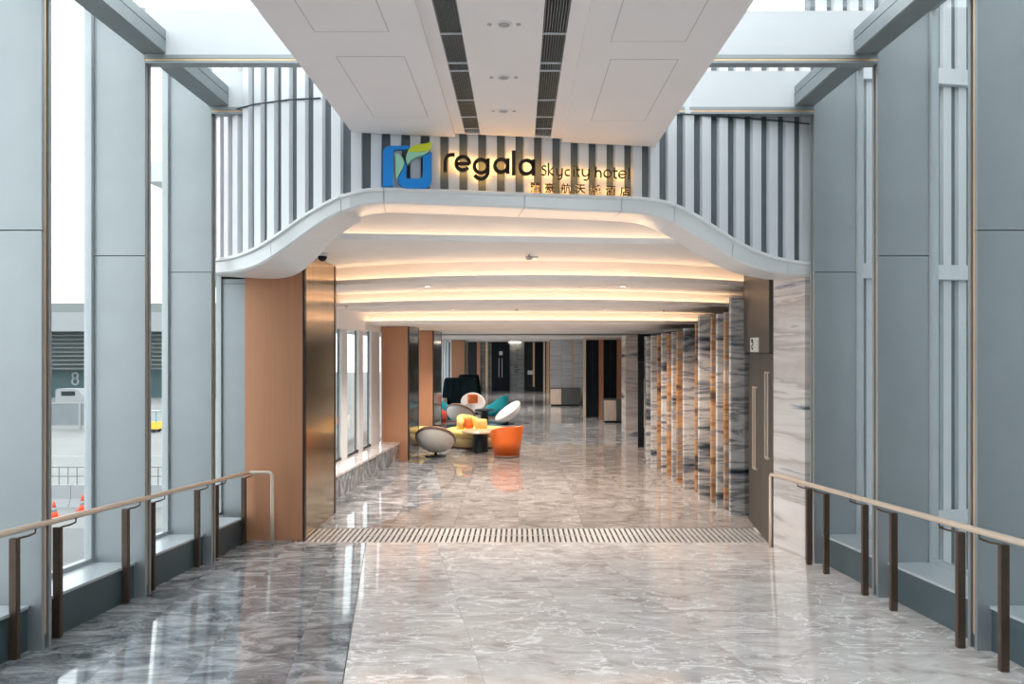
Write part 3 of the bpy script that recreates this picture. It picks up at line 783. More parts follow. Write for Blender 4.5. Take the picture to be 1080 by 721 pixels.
YEL = mat('logo_lime_yellow', (0.66, 0.74, 0.03), 0.35, noise=0.02); LETT = mat('dark_letter_metal', (0.022, 0.02, 0.016), 0.35, 0.4, noise=0.1)
def lg(pts): return [(395 + x / 10.3, 140 + y / 10.3) for x, y in pts]
logo = [('logo_stem', BLUE, [(90, 582), (90, 220), (97, 185), (115, 160), (140, 146), (170, 140), (375, 140), (392, 150), (378, 165), (360, 178), (245, 178), (220, 184), (206, 198), (200, 220), (200, 582)]),
        ('logo_bowl', BLUE, [(322, 300), (326, 345), (310, 395), (285, 440), (262, 480), (252, 515), (262, 545), (285, 572), (315, 590), (350, 600), (535, 600), (570, 592), (600, 570), (617, 540), (623, 505), (623, 200), (590, 225), (555, 240), (525, 250), (525, 450), (518, 477), (505, 490), (480, 496), (345, 496), (345, 350), (335, 320)]),
        ('logo_leaf', PALEG, [(228, 222), (258, 230), (290, 252), (312, 282), (322, 318), (318, 350), (300, 395), (275, 440), (255, 475), (248, 508), (236, 482), (228, 440)]),
        ('logo_leaf', YEL, [(622, 93), (620, 130), (610, 165), (596, 187), (560, 196), (500, 207), (430, 205), (372, 206), (362, 196), (380, 170), (405, 150), (450, 131), (510, 120), (570, 112)]),
        ('logo_leaf', PALEG, [(371, 209), (430, 208), (500, 210), (560, 199), (594, 190), (580, 212), (550, 232), (500, 248), (450, 262), (415, 280), (390, 300), (356, 345), (345, 310), (340, 280), (348, 240), (360, 205)])]
for k, (n_, m_, pts) in enumerate(logo): extr(n_, lg(pts), 0.10, 0.06 + 0.004 * k, m_, sign)
def arc(cx, cy, r, a0, a1, n=22): return [(cx + r * math.cos(math.radians(a0 + (a1 - a0) * i / n)), cy + r * math.sin(math.radians(a0 + (a1 - a0) * i / n))) for i in range(n + 1)]
def cA(st): return [[(380 + x / 3.375, 130 + y / 3.375) for x, y in s] for s in st]
def cB(st): return [[(550 + x / 8.31, 160 + y / 8.31) for x, y in s] for s in st]
big = [[[(302, 170), (302, 138), (305, 124), (312, 115), (322, 111), (334, 111)]],
       [arc(365, 142, 24, 0, -318), [(341, 143), (388, 143)]],
       [arc(430, 152, 24, 0, 360), [(455, 126), (455, 172)] + arc(430, 172, 24.5, 0, 150, 12)],
       [arc(502, 150, 23, 0, 360), [(526, 126), (526, 177)]],
       [[(546, 98), (546, 182)]],
       [arc(592, 155, 24, 0, 360), [(617, 130), (617, 183)]]]
small = [[[(216, 130), (204, 121), (190, 123), (183, 136), (190, 150), (206, 158), (217, 172), (214, 192), (200, 202), (180, 197)]],
         [[(237, 100), (237, 207)], [(277, 138), (241, 172), (282, 208)]],
         [[(310, 145), (310, 180), (318, 200), (333, 207), (350, 200), (357, 185)], [(358, 145), (358, 205), (352, 228), (338, 240), (318, 236)]],
         [arc(410, 182, 26, -62, -298)],
         [[(460, 150), (460, 214)], [(460, 120), (460, 132)]],
         [[(491, 128), (491, 195), (497, 210), (510, 214)], [(476, 156), (512, 156)]],
         [[(535, 150), (536, 190), (545, 208), (562, 213), (580, 206), (590, 190)], [(592, 150), (592, 215), (586, 236), (570, 248), (548, 243)]],
         [[(651, 132), (651, 222)], [(652, 185), (660, 170), (676, 163), (692, 170), (699, 185), (699, 224)]],
         [arc(756, 190, 31, 0, 360)],
         [[(817, 138), (817, 212), (824, 226), (838, 230)], [(800, 167), (842, 167)]],
         [arc(886, 197, 31, 0, -318), [(856, 198), (916, 198)]],
         [[(941, 140), (941, 243)]]]
for st in big:
    st = cA(st); l = ribbon('letter', st, 3.7, 0.105, 0.03, LETT, sign); ribbon('letter_glow', st, 2.4, 0.088, 0.006, SIGNLED, l)
for st in small:
    st = cB(st); l = ribbon('letter', st, 1.45, 0.105, 0.02, LETT, sign); ribbon('letter_glow', st, 1.0, 0.09, 0.004, SIGNLED, l)
# the seven characters
rotp = math.atan2(tv.y, tv.x)
for ch, cx_, cy_ in zip('\u9e97\u8c6a\u822a\u5929\u57ce\u9152\u5e97', (117, 247, 388, 517, 650, 780, 905), (314, 318, 322, 327, 333, 340, 346)):
    cu = bpy.data.curves.new('character', 'FONT'); cu.body = ch; cu.size = 0.112; cu.extrude = 0.008; cu.align_x = 'CENTER'; cu.align_y = 'CENTER'; cu.offset = 0.0013; cu.resolution_u = 3
    tmp = bpy.data.objects.new('tmp', cu); COL.objects.link(tmp)
    bpy.context.view_layer.update()
    me = bpy.data.meshes.new_from_object(tmp.evaluated_get(bpy.context.evaluated_depsgraph_get()))
    bpy.data.objects.remove(tmp)
    if len(me.vertices):
        c = Vector([sum(v.co[k] for v in me.vertices) / len(me.vertices) for k in range(3)])
        lo = [min(v.co[k] for v in me.vertices) for k in range(3)]; hi = [max(v.co[k] for v in me.vertices) for k in range(3)]
        mid_ = Vector([(lo[k] + hi[k]) / 2 for k in range(3)])
        for v in me.vertices: v.co -= mid_
    me.materials.clear(); me.materials.append(LETT)
    o = bpy.data.objects.new('character', me)
    P = spt(550 + cx_ / 8.31, 160 + cy_ / 8.31, 0.115)
    o.matrix_basis = Matrix.Translation(P) @ Matrix.Rotation(rotp, 4, 'Z') @ Matrix.Rotation(math.pi / 2, 4, 'X')
    link(o, sign)
    g = o.copy(); me2 = me.copy(); me2.materials.clear(); me2.materials.append(CHARLED); g.data = me2; g.name = 'letter_glow'
    P2 = spt(550 + cx_ / 8.31, 160 + cy_ / 8.31, 0.092)
    g.matrix_basis = Matrix.Translation((0, 0, -0.0105)) @ Matrix.Diagonal((1, 1, 0.2, 1))
    g.parent = o; g.matrix_parent_inverse = Matrix.Identity(4); COL.objects.link(g)

# ================================================================== HANDRAILS
def handrail(side, X, Xp, posts, y_end, label, inward):
    t = tag(empty('handrail', (X, posts[0], rz(posts[0]))), label, 'handrail', 'bridge handrails')
    H = 0.90; s = side
    pts = [(X, y, rz(min(y, RE - 1e-3)) + H) for y in [YB + 0.5, -4, 0, 2, 4, 6, 8, y_end - 0.12]]
    ze = rz(min(y_end, RE - 1e-3))
    def arcpts(c, u, v, r, n=6): return [Vector(c) + Vector(u) * r * math.sin(math.pi / 2 * k / n) - Vector(v) * r * math.cos(math.pi / 2 * k / n) for k in range(n + 1)]
    r = 0.05
    if inward:
        pts = pts[:-1] + [(X, y_end - r, ze + H)] + [tuple(p) for p in arcpts((X - s * r, y_end - r, ze + H), (0, 1, 0), (-s, 0, 0), r)][1:]
        xe = X - s * inward
        pts += [(xe + s * r, y_end, ze + H)] + [tuple(p) for p in arcpts((xe + s * r, y_end, ze + H - r), (-s, 0, 0), (0, 0, -1), r)][1:]
        pts += [(xe, y_end, ze + 0.4), (xe, y_end, ze)]
    else:
        pts = pts[:-1] + [(X, y_end - r, ze + H)] + [tuple(p) for p in arcpts((X, y_end - r, ze + H - r), (0, 1, 0), (0, 0, -1), r)][1:] + [(X, y_end, ze + 0.4), (X, y_end, ze)]
    tube('rail', pts, 0.024, CHAMP, t, seg=12)
    for y in posts:
        z = rz(min(y, RE - 1e-3))
        po = box('post', Xp - 0.028, Xp + 0.028, y - 0.02, y + 0.02, z, z + H - 0.065, POSTB, t, bevel=0.004)
        ob = []
        q = [(Xp, y, z + H - 0.075), (Xp, y + 0.05, z + H - 0.078), ((Xp + X) / 2, y + 0.09, z + H - 0.075), (X, y + 0.115, z + H - 0.06), (X, y + 0.12, rz(min(y + 0.14, RE - 1e-3)) + H - 0.02)]
        tube('bracket', q, 0.008, POSTB, po, seg=8)
    return t
handrail(-1, -3.41, -3.47, [2.05, 2.5, 3.36, 3.8, 4.70, 5.14, 6.03, 6.46, 7.37, 7.83, 8.62], 8.62, 'champagne handrail on bronze posts along the left window wall', 0.30)
handrail(1, 3.11, 3.19, [1.9, 2.34, 3.2, 3.64, 4.49, 4.93, 5.81, 6.29, 7.08, 7.5], 8.42, 'champagne handrail on dark posts along the right wall, ending by the marble', 0)

# ================================================================== SMALL CEILING THINGS
i_ = tag(empty('dome_camera', (at(340, 8.9), 8.9, E + 1.24)), 'black dome security camera under the lobby ceiling by the left arch curve', 'camera')
lathe('base', [(0.0, 0), (0.075, 0), (0.075, -0.03), (0.06, -0.045), (0.0, -0.045)], WHITE, i_)
lathe('dome', [(0.06, -0.045), (0.055, -0.075), (0.035, -0.1), (0.0, -0.108)], BLACK, i_)
sp = tag(empty('hanging_camera', (at(558, 9.05), 9.05, E + 1.24)), 'small dark ceiling camera hanging in the middle of the lobby ceiling', 'camera')
tube('stem', [(0, 0, 0), (0, 0, -0.03)], 0.012, SEAM, sp, True)
lathe('head', [(0.0, -0.02), (0.045, -0.025), (0.05, -0.045), (0.03, -0.07), (0.0, -0.072)], SEAM, sp)
box('arm', 0.03, 0.12, -0.012, 0.012, -0.04, -0.025, SEAM, sp, True)
for k, (px, py, ti, lb) in enumerate(((545, 326, 2, 'left'), (700, 327, 2, 'right'), (365, 322, 2, 'far left'))):
    y = F * tier[ti][2] / (CY - py)
    sp = tag(empty('sprinkler', (at(px, y), y, E + tier[ti][2])), 'tiny grey sprinkler head under the third ceiling step, %s one' % lb, 'sprinkler', 'lobby sprinklers')
    lathe('rose', [(0.0, 0), (0.04, 0), (0.035, -0.01), (0.0, -0.01)], SEAM, sp)
    lathe('head', [(0.008, -0.01), (0.008, -0.03), (0.02, -0.032), (0.02, -0.036), (0.0, -0.036)], SEAM, sp)

# ================================================================== LOBBY FURNITURE
def fab(name, c, r=0.75): return mat(name, c, r, noise=0.06, nscale=25)
ORANGE = fab('orange_leather', (0.85, 0.16, 0.02), 0.4); TEAL = fab('teal_fabric', (0.01, 0.33, 0.40)); GREYF = fab('taupe_fabric', (0.56, 0.52, 0.48)); PALEF = fab('pale_fabric', (0.74, 0.70, 0.68))
BROWN = fab('brown_leather', (0.20, 0.11, 0.075), 0.5); YELF = fab('yellow_fabric', (0.80, 0.58, 0.20)); TANF = fab('tan_yellow_fabric', (0.62, 0.46, 0.22)); CORAL = fab('coral_fabric', (0.82, 0.17, 0.03))
DKMET = mat('dark_base_metal', (0.02, 0.03, 0.035), 0.35, 0.6, noise=0.1); STEEL = mat('steel_base', (0.55, 0.55, 0.56), 0.2, 0.9, noise=0.05); BCLOTH = mat('black_cloth', (0.004, 0.009, 0.012), 0.9, noise=0.1, ior=1.15)

def shell_chair(px, yb, label, rotz, tilt, outer, rim, inner, r=0.46, roll=0):
    d = F * E / (yb - CY); x = at(px, d)
    t = tag(empty('shell_chair', (x, d, 0), rotz), label, 'lounge chair', 'round shell lounge chairs')
    M = Matrix.Translation((0, 0, 0.43)) @ Matrix.Rotation(math.radians(roll), 4, 'Y') @ Matrix.Rotation(math.radians(tilt), 4, 'X')
    def dish(name, prof, m):
        o = lathe(name, prof, m, t, seg=36)
        for v in o.data.vertices: v.co = M @ v.co
        return o
    n = 10
    out = [(r * math.sin(math.pi / 2 * k / n), -0.30 * math.cos(math.pi / 2 * k / n)) for k in range(1, n + 1)]
    inn = [((r - 0.05) * math.sin(math.pi / 2 * k / n), -0.22 * math.cos(math.pi / 2 * k / n)) for k in range(n, 0, -1)]
    dish('shell', out + [(r - 0.004, 0.0), (r - 0.03, 0.0), (r - 0.06, -0.05), (0.05, -0.22)], outer)
    dish('rim', [(r - 0.06, -0.012), (r + 0.008, -0.06), (r + 0.018, -0.01), (r - 0.005, 0.03), (r - 0.055, 0.016)], rim)
    dish('cushion', [(0.02, -0.235)] + [(a * 0.99, b + 0.012) for a, b in inn[::-1]][1:-1] + [(r - 0.06, -0.02), (r - 0.10, -0.05), (r * 0.5, -0.13), (0.02, -0.15)], inner)
    lathe('base_disc', [(0.0, 0.0), (0.24, 0.0), (0.24, 0.012), (0.05, 0.025), (0.0, 0.025)], DKMET, t)
    lathe('pedestal', [(0.03, 0.02), (0.03, 0.16), (0.09, 0.19), (0.0, 0.2)], STEEL, t, seg=14)
    return t
shell_chair(459.5, 481, 'taupe shell chair with brown rim in front of the yellow seat', math.radians(15), -36, GREYF, BROWN, TANF, r=0.45, roll=16)
shell_chair(486, 449, 'taupe shell chair with brown rim behind the yellow seat back', math.radians(-8), -40, GREYF, BROWN, PALEF, r=0.46, roll=10)
shell_chair(499, 436, 'white shell chair holding an orange cushion by the black draped table', math.radians(10), 48, PALEF, PALEF, PALEF, r=0.45)
shell_chair(535, 447, 'pale shell chair tipped towards the left at the right of the seating', math.radians(-72), 38, PALEF, PALEF, GREYF, r=0.48)

def cushion(px, d, z, wd, ht, dp, m, label, rotz=0, tilt=12, name='cushion'):
    o = tag(empty(name, (at(px, d), d, z), rotz), label, 'cushion')
    n = 10; vs, fs = [], []
    for sgn in (-1, 1):
        for j in range(n + 1):
            for i in range(n + 1):
                u, v = 2 * i / n - 1, 2 * j / n - 1
                h = (max(0, (1 - u ** 4) * (1 - v ** 4))) ** 0.5
                vs.append((u * wd / 2 * (1 - 0.05 * v * v), sgn * h * dp / 2, ht / 2 + v * ht / 2 * (1 - 0.05 * u * u)))
    q = (n + 1) ** 2
    for s_ in (0, 1):
        for j in range(n):
            for i in range(n):
                a = s_ * q + j * (n + 1) + i; fs.append((a, a + 1, a + n + 2, a + n + 1))
    b = mesh('filling', vs, fs, m, o, True, True)
    bm = bmesh.new(); bm.from_mesh(b.data); bmesh.ops.remove_doubles(bm, verts=bm.verts, dist=0.0005); bmesh.ops.recalc_face_normals(bm, faces=bm.faces); bm.to_mesh(b.data); bm.free()
    b.rotation_euler = (math.radians(-tilt), 0, 0)
    # piped seam
    sm = []
    for k in range(4 * n):
        e, f = divmod(k, n); s1 = 2 * f / n - 1
        u, v = [(s1, -1), (1, s1), (-s1, 1), (-1, -s1)][e]
        sm.append((u * wd / 2 * (1 - 0.05 * v * v), 0, ht / 2 + v * ht / 2 * (1 - 0.05 * u * u)))
    tube('seam', sm + [sm[0]], 0.006, m, b, True, seg=5)
    return o

def tub(px, yb, label, rotz, m, r=0.36, hb=0.70, hf=0.42, span=250, name='tub_chair', inner=None):
    d = F * E / (yb - CY); x = at(px, d)
    t = tag(empty(name, (x, d, 0), rotz), label, 'armchair', 'tub armchairs in the lobby')
    n = 36; vs, fs = [], []; NP = 6
    for i in range(n + 1):
        a = math.radians(-span / 2 + span * i / n); q = abs(-span / 2 + span * i / n) / (span / 2)
        h = hf + (hb - hf) * (0.5 + 0.5 * math.cos(math.pi * min(1, max(0, (q - 0.25) / 0.75))))
        e = min(1.0, (1 - q) * 9 + 0.15)
        h = 0.10 + (h - 0.10) * (0.75 + 0.25 * e)
        prof = [(r * 0.86, 0.05), (r * 1.0, 0.05 + (h - 0.05) * 0.5), (r * 1.10, h - 0.03), (r * 1.06, h), (r * 0.96, h - 0.01), (r * 0.80, 0.32)]
        for rr, z in prof: vs.append((rr * math.sin(a), -rr * math.cos(a), z))
    for i in range(n):
        for j in range(NP):
            k = (j + 1) % NP; fs.append((i * NP + j, i * NP + k, (i + 1) * NP + k, (i + 1) * NP + j))
    fs += [tuple(range(NP)), tuple(range(n * NP, (n + 1) * NP))]
    mesh('back_shell', vs, fs, m, t, True, True)
    lathe('seat', [(0.0, 0.05), (r * 0.84, 0.05), (r * 0.92, 0.30), (r * 0.90, 0.40), (r * 0.80, 0.425), (0.0, 0.43)], inner or m, t)
    lathe('base_ring', [(0.0, 0.0), (r * 0.86, 0.0), (r * 0.86, 0.05), (0.0, 0.05)], BROWN, t)
    return t
tub(534.5, 481, 'orange leather tub chair beside the round low table', math.radians(35), ORANGE, r=0.345, hb=0.72, hf=0.60, span=260)
tub(470.5, 444, 'teal tub chair at the left, beside a copper column', math.radians(-60), TEAL, r=0.36, hb=0.74)
tub(523.5, 439.8, 'teal tub chair between the white shell chairs', math.radians(75), TEAL, r=0.40, hb=0.80, hf=0.45)

# round yellow bench with a curved back
d = 17.4; bx_ = at(503, d)
sf = tag(empty('round_sofa', (bx_, d, 0)), 'round yellow upholstered bench with curved back behind the low table', 'sofa')
lathe('plinth', [(0.0, 0.0), (0.72, 0.0), (0.72, 0.05), (0.0, 0.05)], BROWN, sf, seg=40)
lathe('seat_body', [(0.0, 0.05), (0.76, 0.05), (0.78, 0.30), (0.0, 0.30)], TANF, sf, seg=40)
lathe('seat_pad', [(0.0, 0.30), (0.78, 0.30), (0.80, 0.36), (0.77, 0.42), (0.6, 0.44), (0.0, 0.44)], YELF, sf, seg=40)
vs, fs = [], []
for i in range(25):
    a = math.radians(95 + 120 * i / 24); h = 0.74 - 0.12 * abs(i / 12 - 1) ** 2
    for rr, z in ((0.42, 0.43), (0.40, h), (0.44, h + 0.03), (0.52, h + 0.03), (0.56, h), (0.56, 0.43)): vs.append((rr * math.cos(a) + 0.05, rr * math.sin(a) - 0.05, z))
for i in range(24):
    for j in range(6): k = (j + 1) % 6; fs.append((i * 6 + j, i * 6 + k, i * 6 + 6 + k, i * 6 + 6 + j))
fs += [tuple(range(6)), tuple(range(144, 150))]
mesh('backrest', vs, fs, YELF, sf, True, True)
cushion(495, 17.05, 0.47, 0.25, 0.26, 0.12, CORAL, 'small orange cushion on the round yellow bench', math.radians(40))
cushion(507.5, 17.0, 0.47, 0.30, 0.24, 0.16, YELF, 'mustard yellow cushion on the round bench, right of the orange one', math.radians(10))
cushion(498.5, F * E / (436 - CY) - 0.12, 0.40, 0.38, 0.34, 0.14, CORAL, 'orange cushion in the white shell chair by the black draped table', 0)
# ivory bench piece at left
d = 17.6
bn = tag(empty('low_bench', (at(446, d), d, 0)), 'low tan bench behind the front shell chair, against the copper columns', 'bench')
lathe('seat_body', [(0.0, 0.05), (0.36, 0.05), (0.38, 0.30), (0.0, 0.30)], TANF, bn, sx=1.1); lathe('seat_pad', [(0.0, 0.30), (0.38, 0.30), (0.40, 0.37), (0.36, 0.43), (0.0, 0.44)], YELF, bn, sx=1.1); lathe('plinth', [(0, 0), (0.33, 0), (0.33, 0.05), (0, 0.05)], BROWN, bn, sx=1.1)
# low tables
def table(px, yb, label, r, h, topm, rb):
    d = F * E / (yb - CY)
    t = tag(empty('round_table', (at(px, d), d, 0)), label, 'table', 'low round lobby tables')
    lathe('table_top', [(0.0, h - 0.035), (r * 0.97, h - 0.035), (r, h - 0.015), (r * 0.99, h), (0.0, h)], topm, t, seg=40)
    lathe('pedestal', [(0.0, 0.0), (rb * 1.05, 0.0), (rb, 0.02), (rb * 0.95, h - 0.05), (rb * 1.2, h - 0.035), (0.0, h - 0.035)], DKMET, t, seg=24)
    return t
TBT = mat('tan_table_top', (0.55, 0.43, 0.28), 0.25, noise=0.08, nscale=5)
table(506.5, 476, 'low round table with tan top and dark drum base by the orange chair', 0.45, 0.50, TBT, 0.19)
table(511, 446, 'low round dark table between the teal and white chairs', 0.33, 0.45, DKMET, 0.13)
# tables under black cloth
def draped(px, d, wd, dp, h, label):
    t = tag(empty('draped_table', (at(px, d), d, 0)), label, 'table', 'black draped tables')
    n = 96; vs, fs = [], []; rings = []
    for j, (z, g, am) in enumerate(((h, -0.03, 0), (h - 0.012, 0.0, 0.0), (h - 0.12, 0.02, 0.012), (h * 0.5, 0.06, 0.04), (0.03, 0.10, 0.065))):
        for i in range(n):
            a = 2 * math.pi * i / n; c, s_ = math.cos(a), math.sin(a)
            k = (abs(c) ** 5 + abs(s_) ** 5) ** (-1 / 5.0)
            w_ = am * math.sin(a * 15 + math.sin(a * 3) * 1.5)
            vs.append(((wd / 2 + g + w_) * c * k, (dp / 2 + g + w_) * s_ * k, z))
    for j in range(4):
        for i in range(n):
            k = (i + 1) % n; fs.append((j * n + i, j * n + k, j * n + n + k, j * n + n + i))
    fs.append(tuple(range(n)))
    mesh('tablecloth', vs, fs, BCLOTH, t, True, True)
    box('table_top', -wd / 2 + 0.03, wd / 2 - 0.03, -dp / 2 + 0.03, dp / 2 - 0.03, h - 0.06, h - 0.02, BLACK, t, True)
    for sx in (-1, 1):
        for sy in (-1, 1): box('leg', sx * (wd / 2 - 0.1) - 0.02, sx * (wd / 2 - 0.1) + 0.02, sy * (dp / 2 - 0.1) - 0.02, sy * (dp / 2 - 0.1) + 0.02, 0, h - 0.06, DKMET, t, True)
draped(486, 29.2, 1.32, 0.9, 1.20, 'tall table under a black cloth with folds, front one of the two')
draped(494.5, 30.7, 0.85, 0.8, 1.28, 'tall black draped table half hidden behind the front one')
# consoles by the lifts
WOOD = brushed('pale_wood_front', (0.42, 0.34, 0.29), 0.45, 0.0, (30, 30, 2), 0.25); DKW = brushed('dark_wood_front', (0.06, 0.065, 0.065), 0.4, 0.0, (30, 30, 2), 0.25)
def console(a, m_, b, d, h, label):
    t = tag(empty('console', (at((a + b) / 2, d), d, 0)), label, 'cabinet', 'cabinets near the lifts')
    x0, xm, x1 = at(a, d), at(m_, d), at(b, d)
    box('plinth', x0 + 0.04, x1 - 0.04, d + 0.05, d + 0.4, 0, 0.06, BLACK, t)
    box('body', x0, x1, d + 0.025, d + 0.45, 0.06, h - 0.03, DKW, t); box('top', x0 - 0.01, x1 + 0.01, d, d + 0.46, h - 0.03, h, DKW, t)
    box('door', x0 + 0.005, xm - 0.005, d, d + 0.025, 0.07, h - 0.035, WOOD, t); box('door', xm + 0.005, x1 - 0.005, d, d + 0.025, 0.07, h - 0.035, DKW, t)
console(580.5, 592, 612, 29.2, 0.76, 'wide cabinet with one pale and one dark door against the white tiles')
console(637, 650, 659, 22.6, 0.78, 'small cabinet with pale and dark doors in front of the right lift opening')
# red and white seat glimpsed left
tub(462, 447, 'red seat just visible left of the teal tub chair', math.radians(-90), fab('red_fabric', (0.55, 0.08, 0.05)), r=0.33, hb=0.80)

# ================================================================== OUTDOORS (left)
GZ = E - 7.0
OWHITE = mat('outdoor_white_paint', (0.27, 0.275, 0.28), 0.6, noise=0.03)  # white toned down to offset the overbright daylight outside
CONC = mat('pale_concrete_ground', (0.21, 0.205, 0.20), 0.8, noise=0.10, nscale=0.3)
gnd = struct(empty('floor_outdoor', (-40, 50, GZ)))
box('ground', -160, 60, -40, 200, GZ - 0.2, GZ, CONC, gnd)
ROAD = mat('asphalt_lane', (0.15, 0.15, 0.153), 0.85, noise=0.08, nscale=0.6)
box('road_lane', -80, -8, 20.0, 26.5, GZ, GZ + 0.01, ROAD, gnd)
box('lane_line', -80, -8, 44.0, 44.3, GZ, GZ + 0.012, OWHITE, gnd)
bd = tag(empty('terminal_building', (-60, 95, GZ)), 'grey louvred building with a white roof edge and a painted 8', 'building')
OW = mat('offwhite_roof_edge', (0.27, 0.275, 0.285), 0.6, noise=0.03); TW = mat('teal_dark_wall', (0.022, 0.06, 0.066), 0.6, noise=0.05); LV = mat('louvre_metal', (0.17, 0.18, 0.178), 0.5, 0.3, noise=0.05)
box('roof_edge', -130, -42, 93, 115, E + 2.3, E + 4.9, OW, bd); box('roof_plant', -70, -44, 100, 112, E + 4.9, E + 6.6, LV, bd)
box('wall', -130, -42, 97, 115, GZ, E - 3.0, TW, bd)
box('louvre_back', -130, -42, 96, 115, E - 3.0, E + 2.3, TW, bd)
for k in range(9):
    z = E - 2.95 + k * 0.585
    mesh('louvre', [(x, y, zz) for x in (-130, -42) for y, zz in ((95.2, z), (95.9, z + 0.32), (95.9, z + 0.40), (95.2, z + 0.10))], [(0, 1, 2, 3), (4, 7, 6, 5), (0, 4, 5, 1), (1, 5, 6, 2), (2, 6, 7, 3), (3, 7, 4, 0)], LV, bd)
# the painted 8 on the wall
def ring(cx, cz, rx, rz_, wd, y):
    n = 28; vs, fs = [], []
    for i in range(n):
        a = 2 * math.pi * i / n
        for r1 in (0, wd): vs += [(cx + (rx - r1) * math.cos(a), y, cz + (rz_ - r1) * math.sin(a)), (cx + (rx - r1) * math.cos(a), y + 0.04, cz + (rz_ - r1) * math.sin(a))]
    for i in range(n):
        b, c = 4 * i, 4 * ((i + 1) % n); fs += [(b, c, c + 2, b + 2), (b + 1, b + 3, c + 3, c + 1), (b, b + 1, c + 1, c), (b + 2, c + 2, c + 3, b + 3)]
    return vs, fs
x8 = at(79, 96.9); z8 = E + (CY - 399) * 96.9 / F
v1, f1 = ring(x8, z8 + 0.42, 0.50, 0.50, 0.24, 96.94); v2, f2 = ring(x8, z8 - 0.42, 0.56, 0.56, 0.24, 96.94)
mesh('painted_numeral', v1 + v2, f1 + [tuple(i + len(v1) for i in f) for f in f2], OWHITE, bd)
# mesh fence in front of the building
fn = tag(empty('perimeter_fence', (-45, 59, GZ)), 'white panel fence in front of the louvred building', 'fence')
FPAN = mat('pale_fence_panel', (0.17, 0.185, 0.20), 0.6, noise=0.08, nscale=1.5)
for k in range(11):
    x = -64 + k * 2.9
    box('post', x - 0.10, x + 0.10, 58.9, 59.1, GZ, GZ + 2.75, OWHITE, fn); box('fence_panel', x + 0.12, x + 2.78, 59.0, 59.03, GZ + 0.35, GZ + 2.2, FPAN, fn)
    box('rail', x + 0.1, x + 2.8, 58.95, 59.08, GZ + 0.25, GZ + 0.37, OWHITE, fn); box('rail', x + 0.1, x + 2.8, 58.95, 59.08, GZ + 2.2, GZ + 2.32, OWHITE, fn)
# white van by the building
vn = tag(empty('van', (at(80, 84), 84, GZ)), 'white rounded van parked in front of the painted 8', 'van')
prof = [(-1.9, 0.35), (1.9, 0.35), (1.95, 0.9), (1.5, 1.15), (0.9, 1.85), (0.4, 2.05), (-1.7, 2.05), (-1.9, 1.8)]
n = len(prof); vs = [(x, -0.9, z) for x, z in prof] + [(x, 0.9, z) for x, z in prof]
mesh('body', vs, [tuple(range(n)), tuple(range(n, 2 * n))[::-1]] + [(i, (i + 1) % n, n + (i + 1) % n, n + i) for i in range(n)], OWHITE, vn, True)
box('side_window', -1.2, 0.5, -0.915, -0.89, 1.2, 1.75, BLACK, vn, True)
for sx in (-1.2, 1.2):
    for sy in (-0.88, 0.72):
        wv_, wf_ = [], []
        for i in range(18):
            a = 2 * math.pi * i / 18; wv_ += [(sx + 0.34 * math.cos(a), sy, 0.34 + 0.34 * math.sin(a)), (sx + 0.34 * math.cos(a), sy + 0.16, 0.34 + 0.34 * math.sin(a))]
        wf_ = [(2 * i, 2 * ((i + 1) % 18), 2 * ((i + 1) % 18) + 1, 2 * i + 1) for i in range(18)] + [tuple(range(0, 36, 2)), tuple(range(1, 36, 2))[::-1]]
        mesh('wheel', wv_, wf_, BLACK, vn, True)
# concrete barriers with railing
pr = 30.3
for k in range(2, 6):
    x0 = -27 + k * 2.4
    b = tag(empty('concrete_barrier', (x0 + 1.2, pr, GZ)), 'white concrete barrier with thin railing, ' + {2: 'behind the left traffic cone', 3: 'behind the right traffic cone', 4: 'seen through the second left window', 5: 'seen through the narrow window by the copper column'}[k], 'barrier', 'roadside barriers outside the windows')
    vs = [(x, pr + y, GZ + z) for x in (x0 + 0.01, x0 + 2.39) for y, z in ((-0.3, 0), (0.3, 0), (0.14, 0.35), (0.10, 0.95), (-0.10, 0.95), (-0.14, 0.35))]
    mesh('block', vs, [tuple(range(6)), tuple(range(6, 12))[::-1]] + [(i, (i + 1) % 6, 6 + (i + 1) % 6, 6 + i) for i in range(6)], OW, b)
    for z in (1.3, 1.7): box('rail', x0, x0 + 2.4, pr - 0.02, pr + 0.02, GZ + z, GZ + z + 0.04, LV, b)
    for j in range(6): box('baluster', x0 + 0.2 + j * 0.4 - 0.015, x0 + 0.2 + j * 0.4 + 0.015, pr - 0.015, pr + 0.015, GZ + 0.95, GZ + 1.7, LV, b)
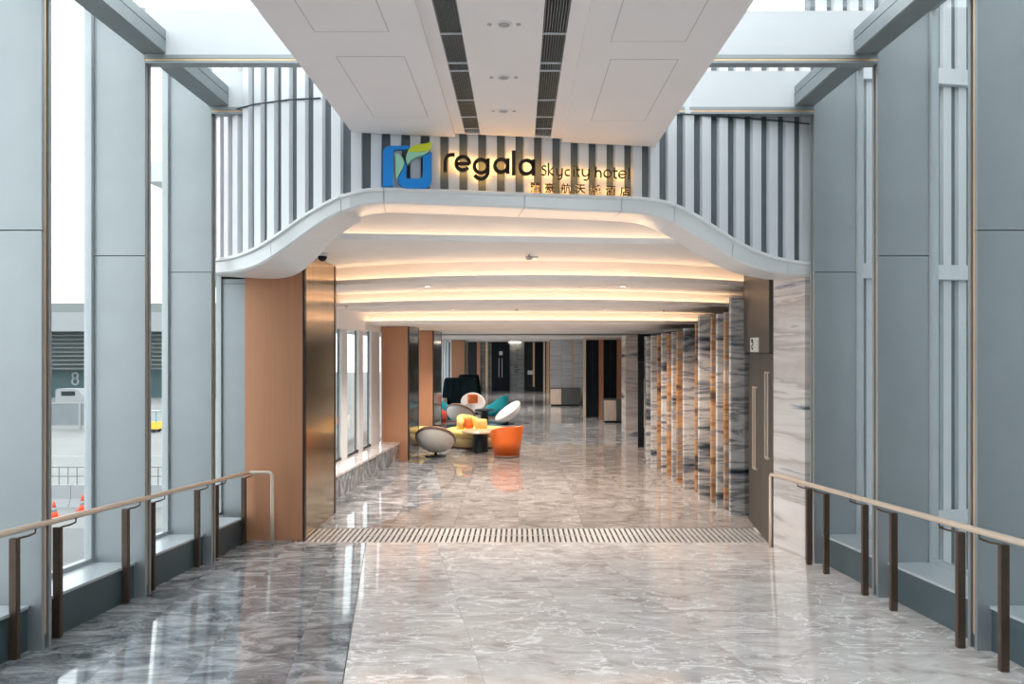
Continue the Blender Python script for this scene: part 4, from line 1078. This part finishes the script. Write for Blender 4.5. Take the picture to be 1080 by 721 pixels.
CONEO = mat('cone_orange', (0.85, 0.08, 0.015), 0.5, noise=0.05)
for px, yb, lb in ((57, 545.5, 'orange traffic cone with white collar outside, nearer the left window edge'), (87, 538, 'orange traffic cone with white collar outside, right one of the two')):
    d = F * 7.0 / (yb - CY)
    c = tag(empty('traffic_cone', (at(px, d), d, GZ)), lb, 'traffic cone', 'traffic cones outside')
    box('foot', -0.19, 0.19, -0.19, 0.19, 0, 0.04, CONEO, c, True); lathe('lower_cone', [(0.15, 0.04), (0.11, 0.24)], CONEO, c, seg=18)
    lathe('collar', [(0.111, 0.24), (0.075, 0.42)], OWHITE, c, seg=18); lathe('tip', [(0.074, 0.42), (0.03, 0.66), (0.02, 0.67)], CONEO, c, seg=18)
ct = tag(empty('airport_cart', (at(164, 58), 57, GZ)), 'small yellow and teal airport cart seen through the second left window', 'cart')
box('body', -0.9, 0.9, -0.5, 0.5, 0.25, 0.85, mat('cart_yellow', (0.8, 0.5, 0.03), 0.5, noise=0.05), ct, True, bevel=0.05); box('shade_canopy', -1.0, 1.0, -0.6, 0.6, 1.7, 1.8, OW, ct, True)
for sx in (-0.85, 0.85):
    for sy in (-0.5, 0.5): box('canopy_post', sx - 0.03, sx + 0.03, sy - 0.03, sy + 0.03, 0.85, 1.7, TEAL, ct, True)
    for sy in (-0.45, 0.35):
        o = lathe('wheel', [(0.0, 0.0), (0.25, 0.0), (0.25, 0.12), (0.0, 0.12)], BLACK, ct, seg=16, smooth=False)
        for v in o.data.vertices: v.co = Vector((v.co.x + sx * 0.7, v.co.z + sy, v.co.y + 0.25))

# ================================================================== OUTDOORS (right): added unseen shade wall and canopy beside the bridge
hw = struct(empty('wall_added_shade', (8, 2, GZ)))
SHADEWALL = mat('shade_wall_paint', (0.30, 0.33, 0.35), 0.6, noise=0.05)
box('shade_wall', 7.6, 8.0, -6, 8.5, GZ, E + 5.2, SHADEWALL, hw)
box('shade_canopy', 4.6, 8.0, 1.0, 8.3, E + 5.6, E + 5.9, SHADEWALL, hw)  # unseen slab, added to keep daylight off the outdoor cladding
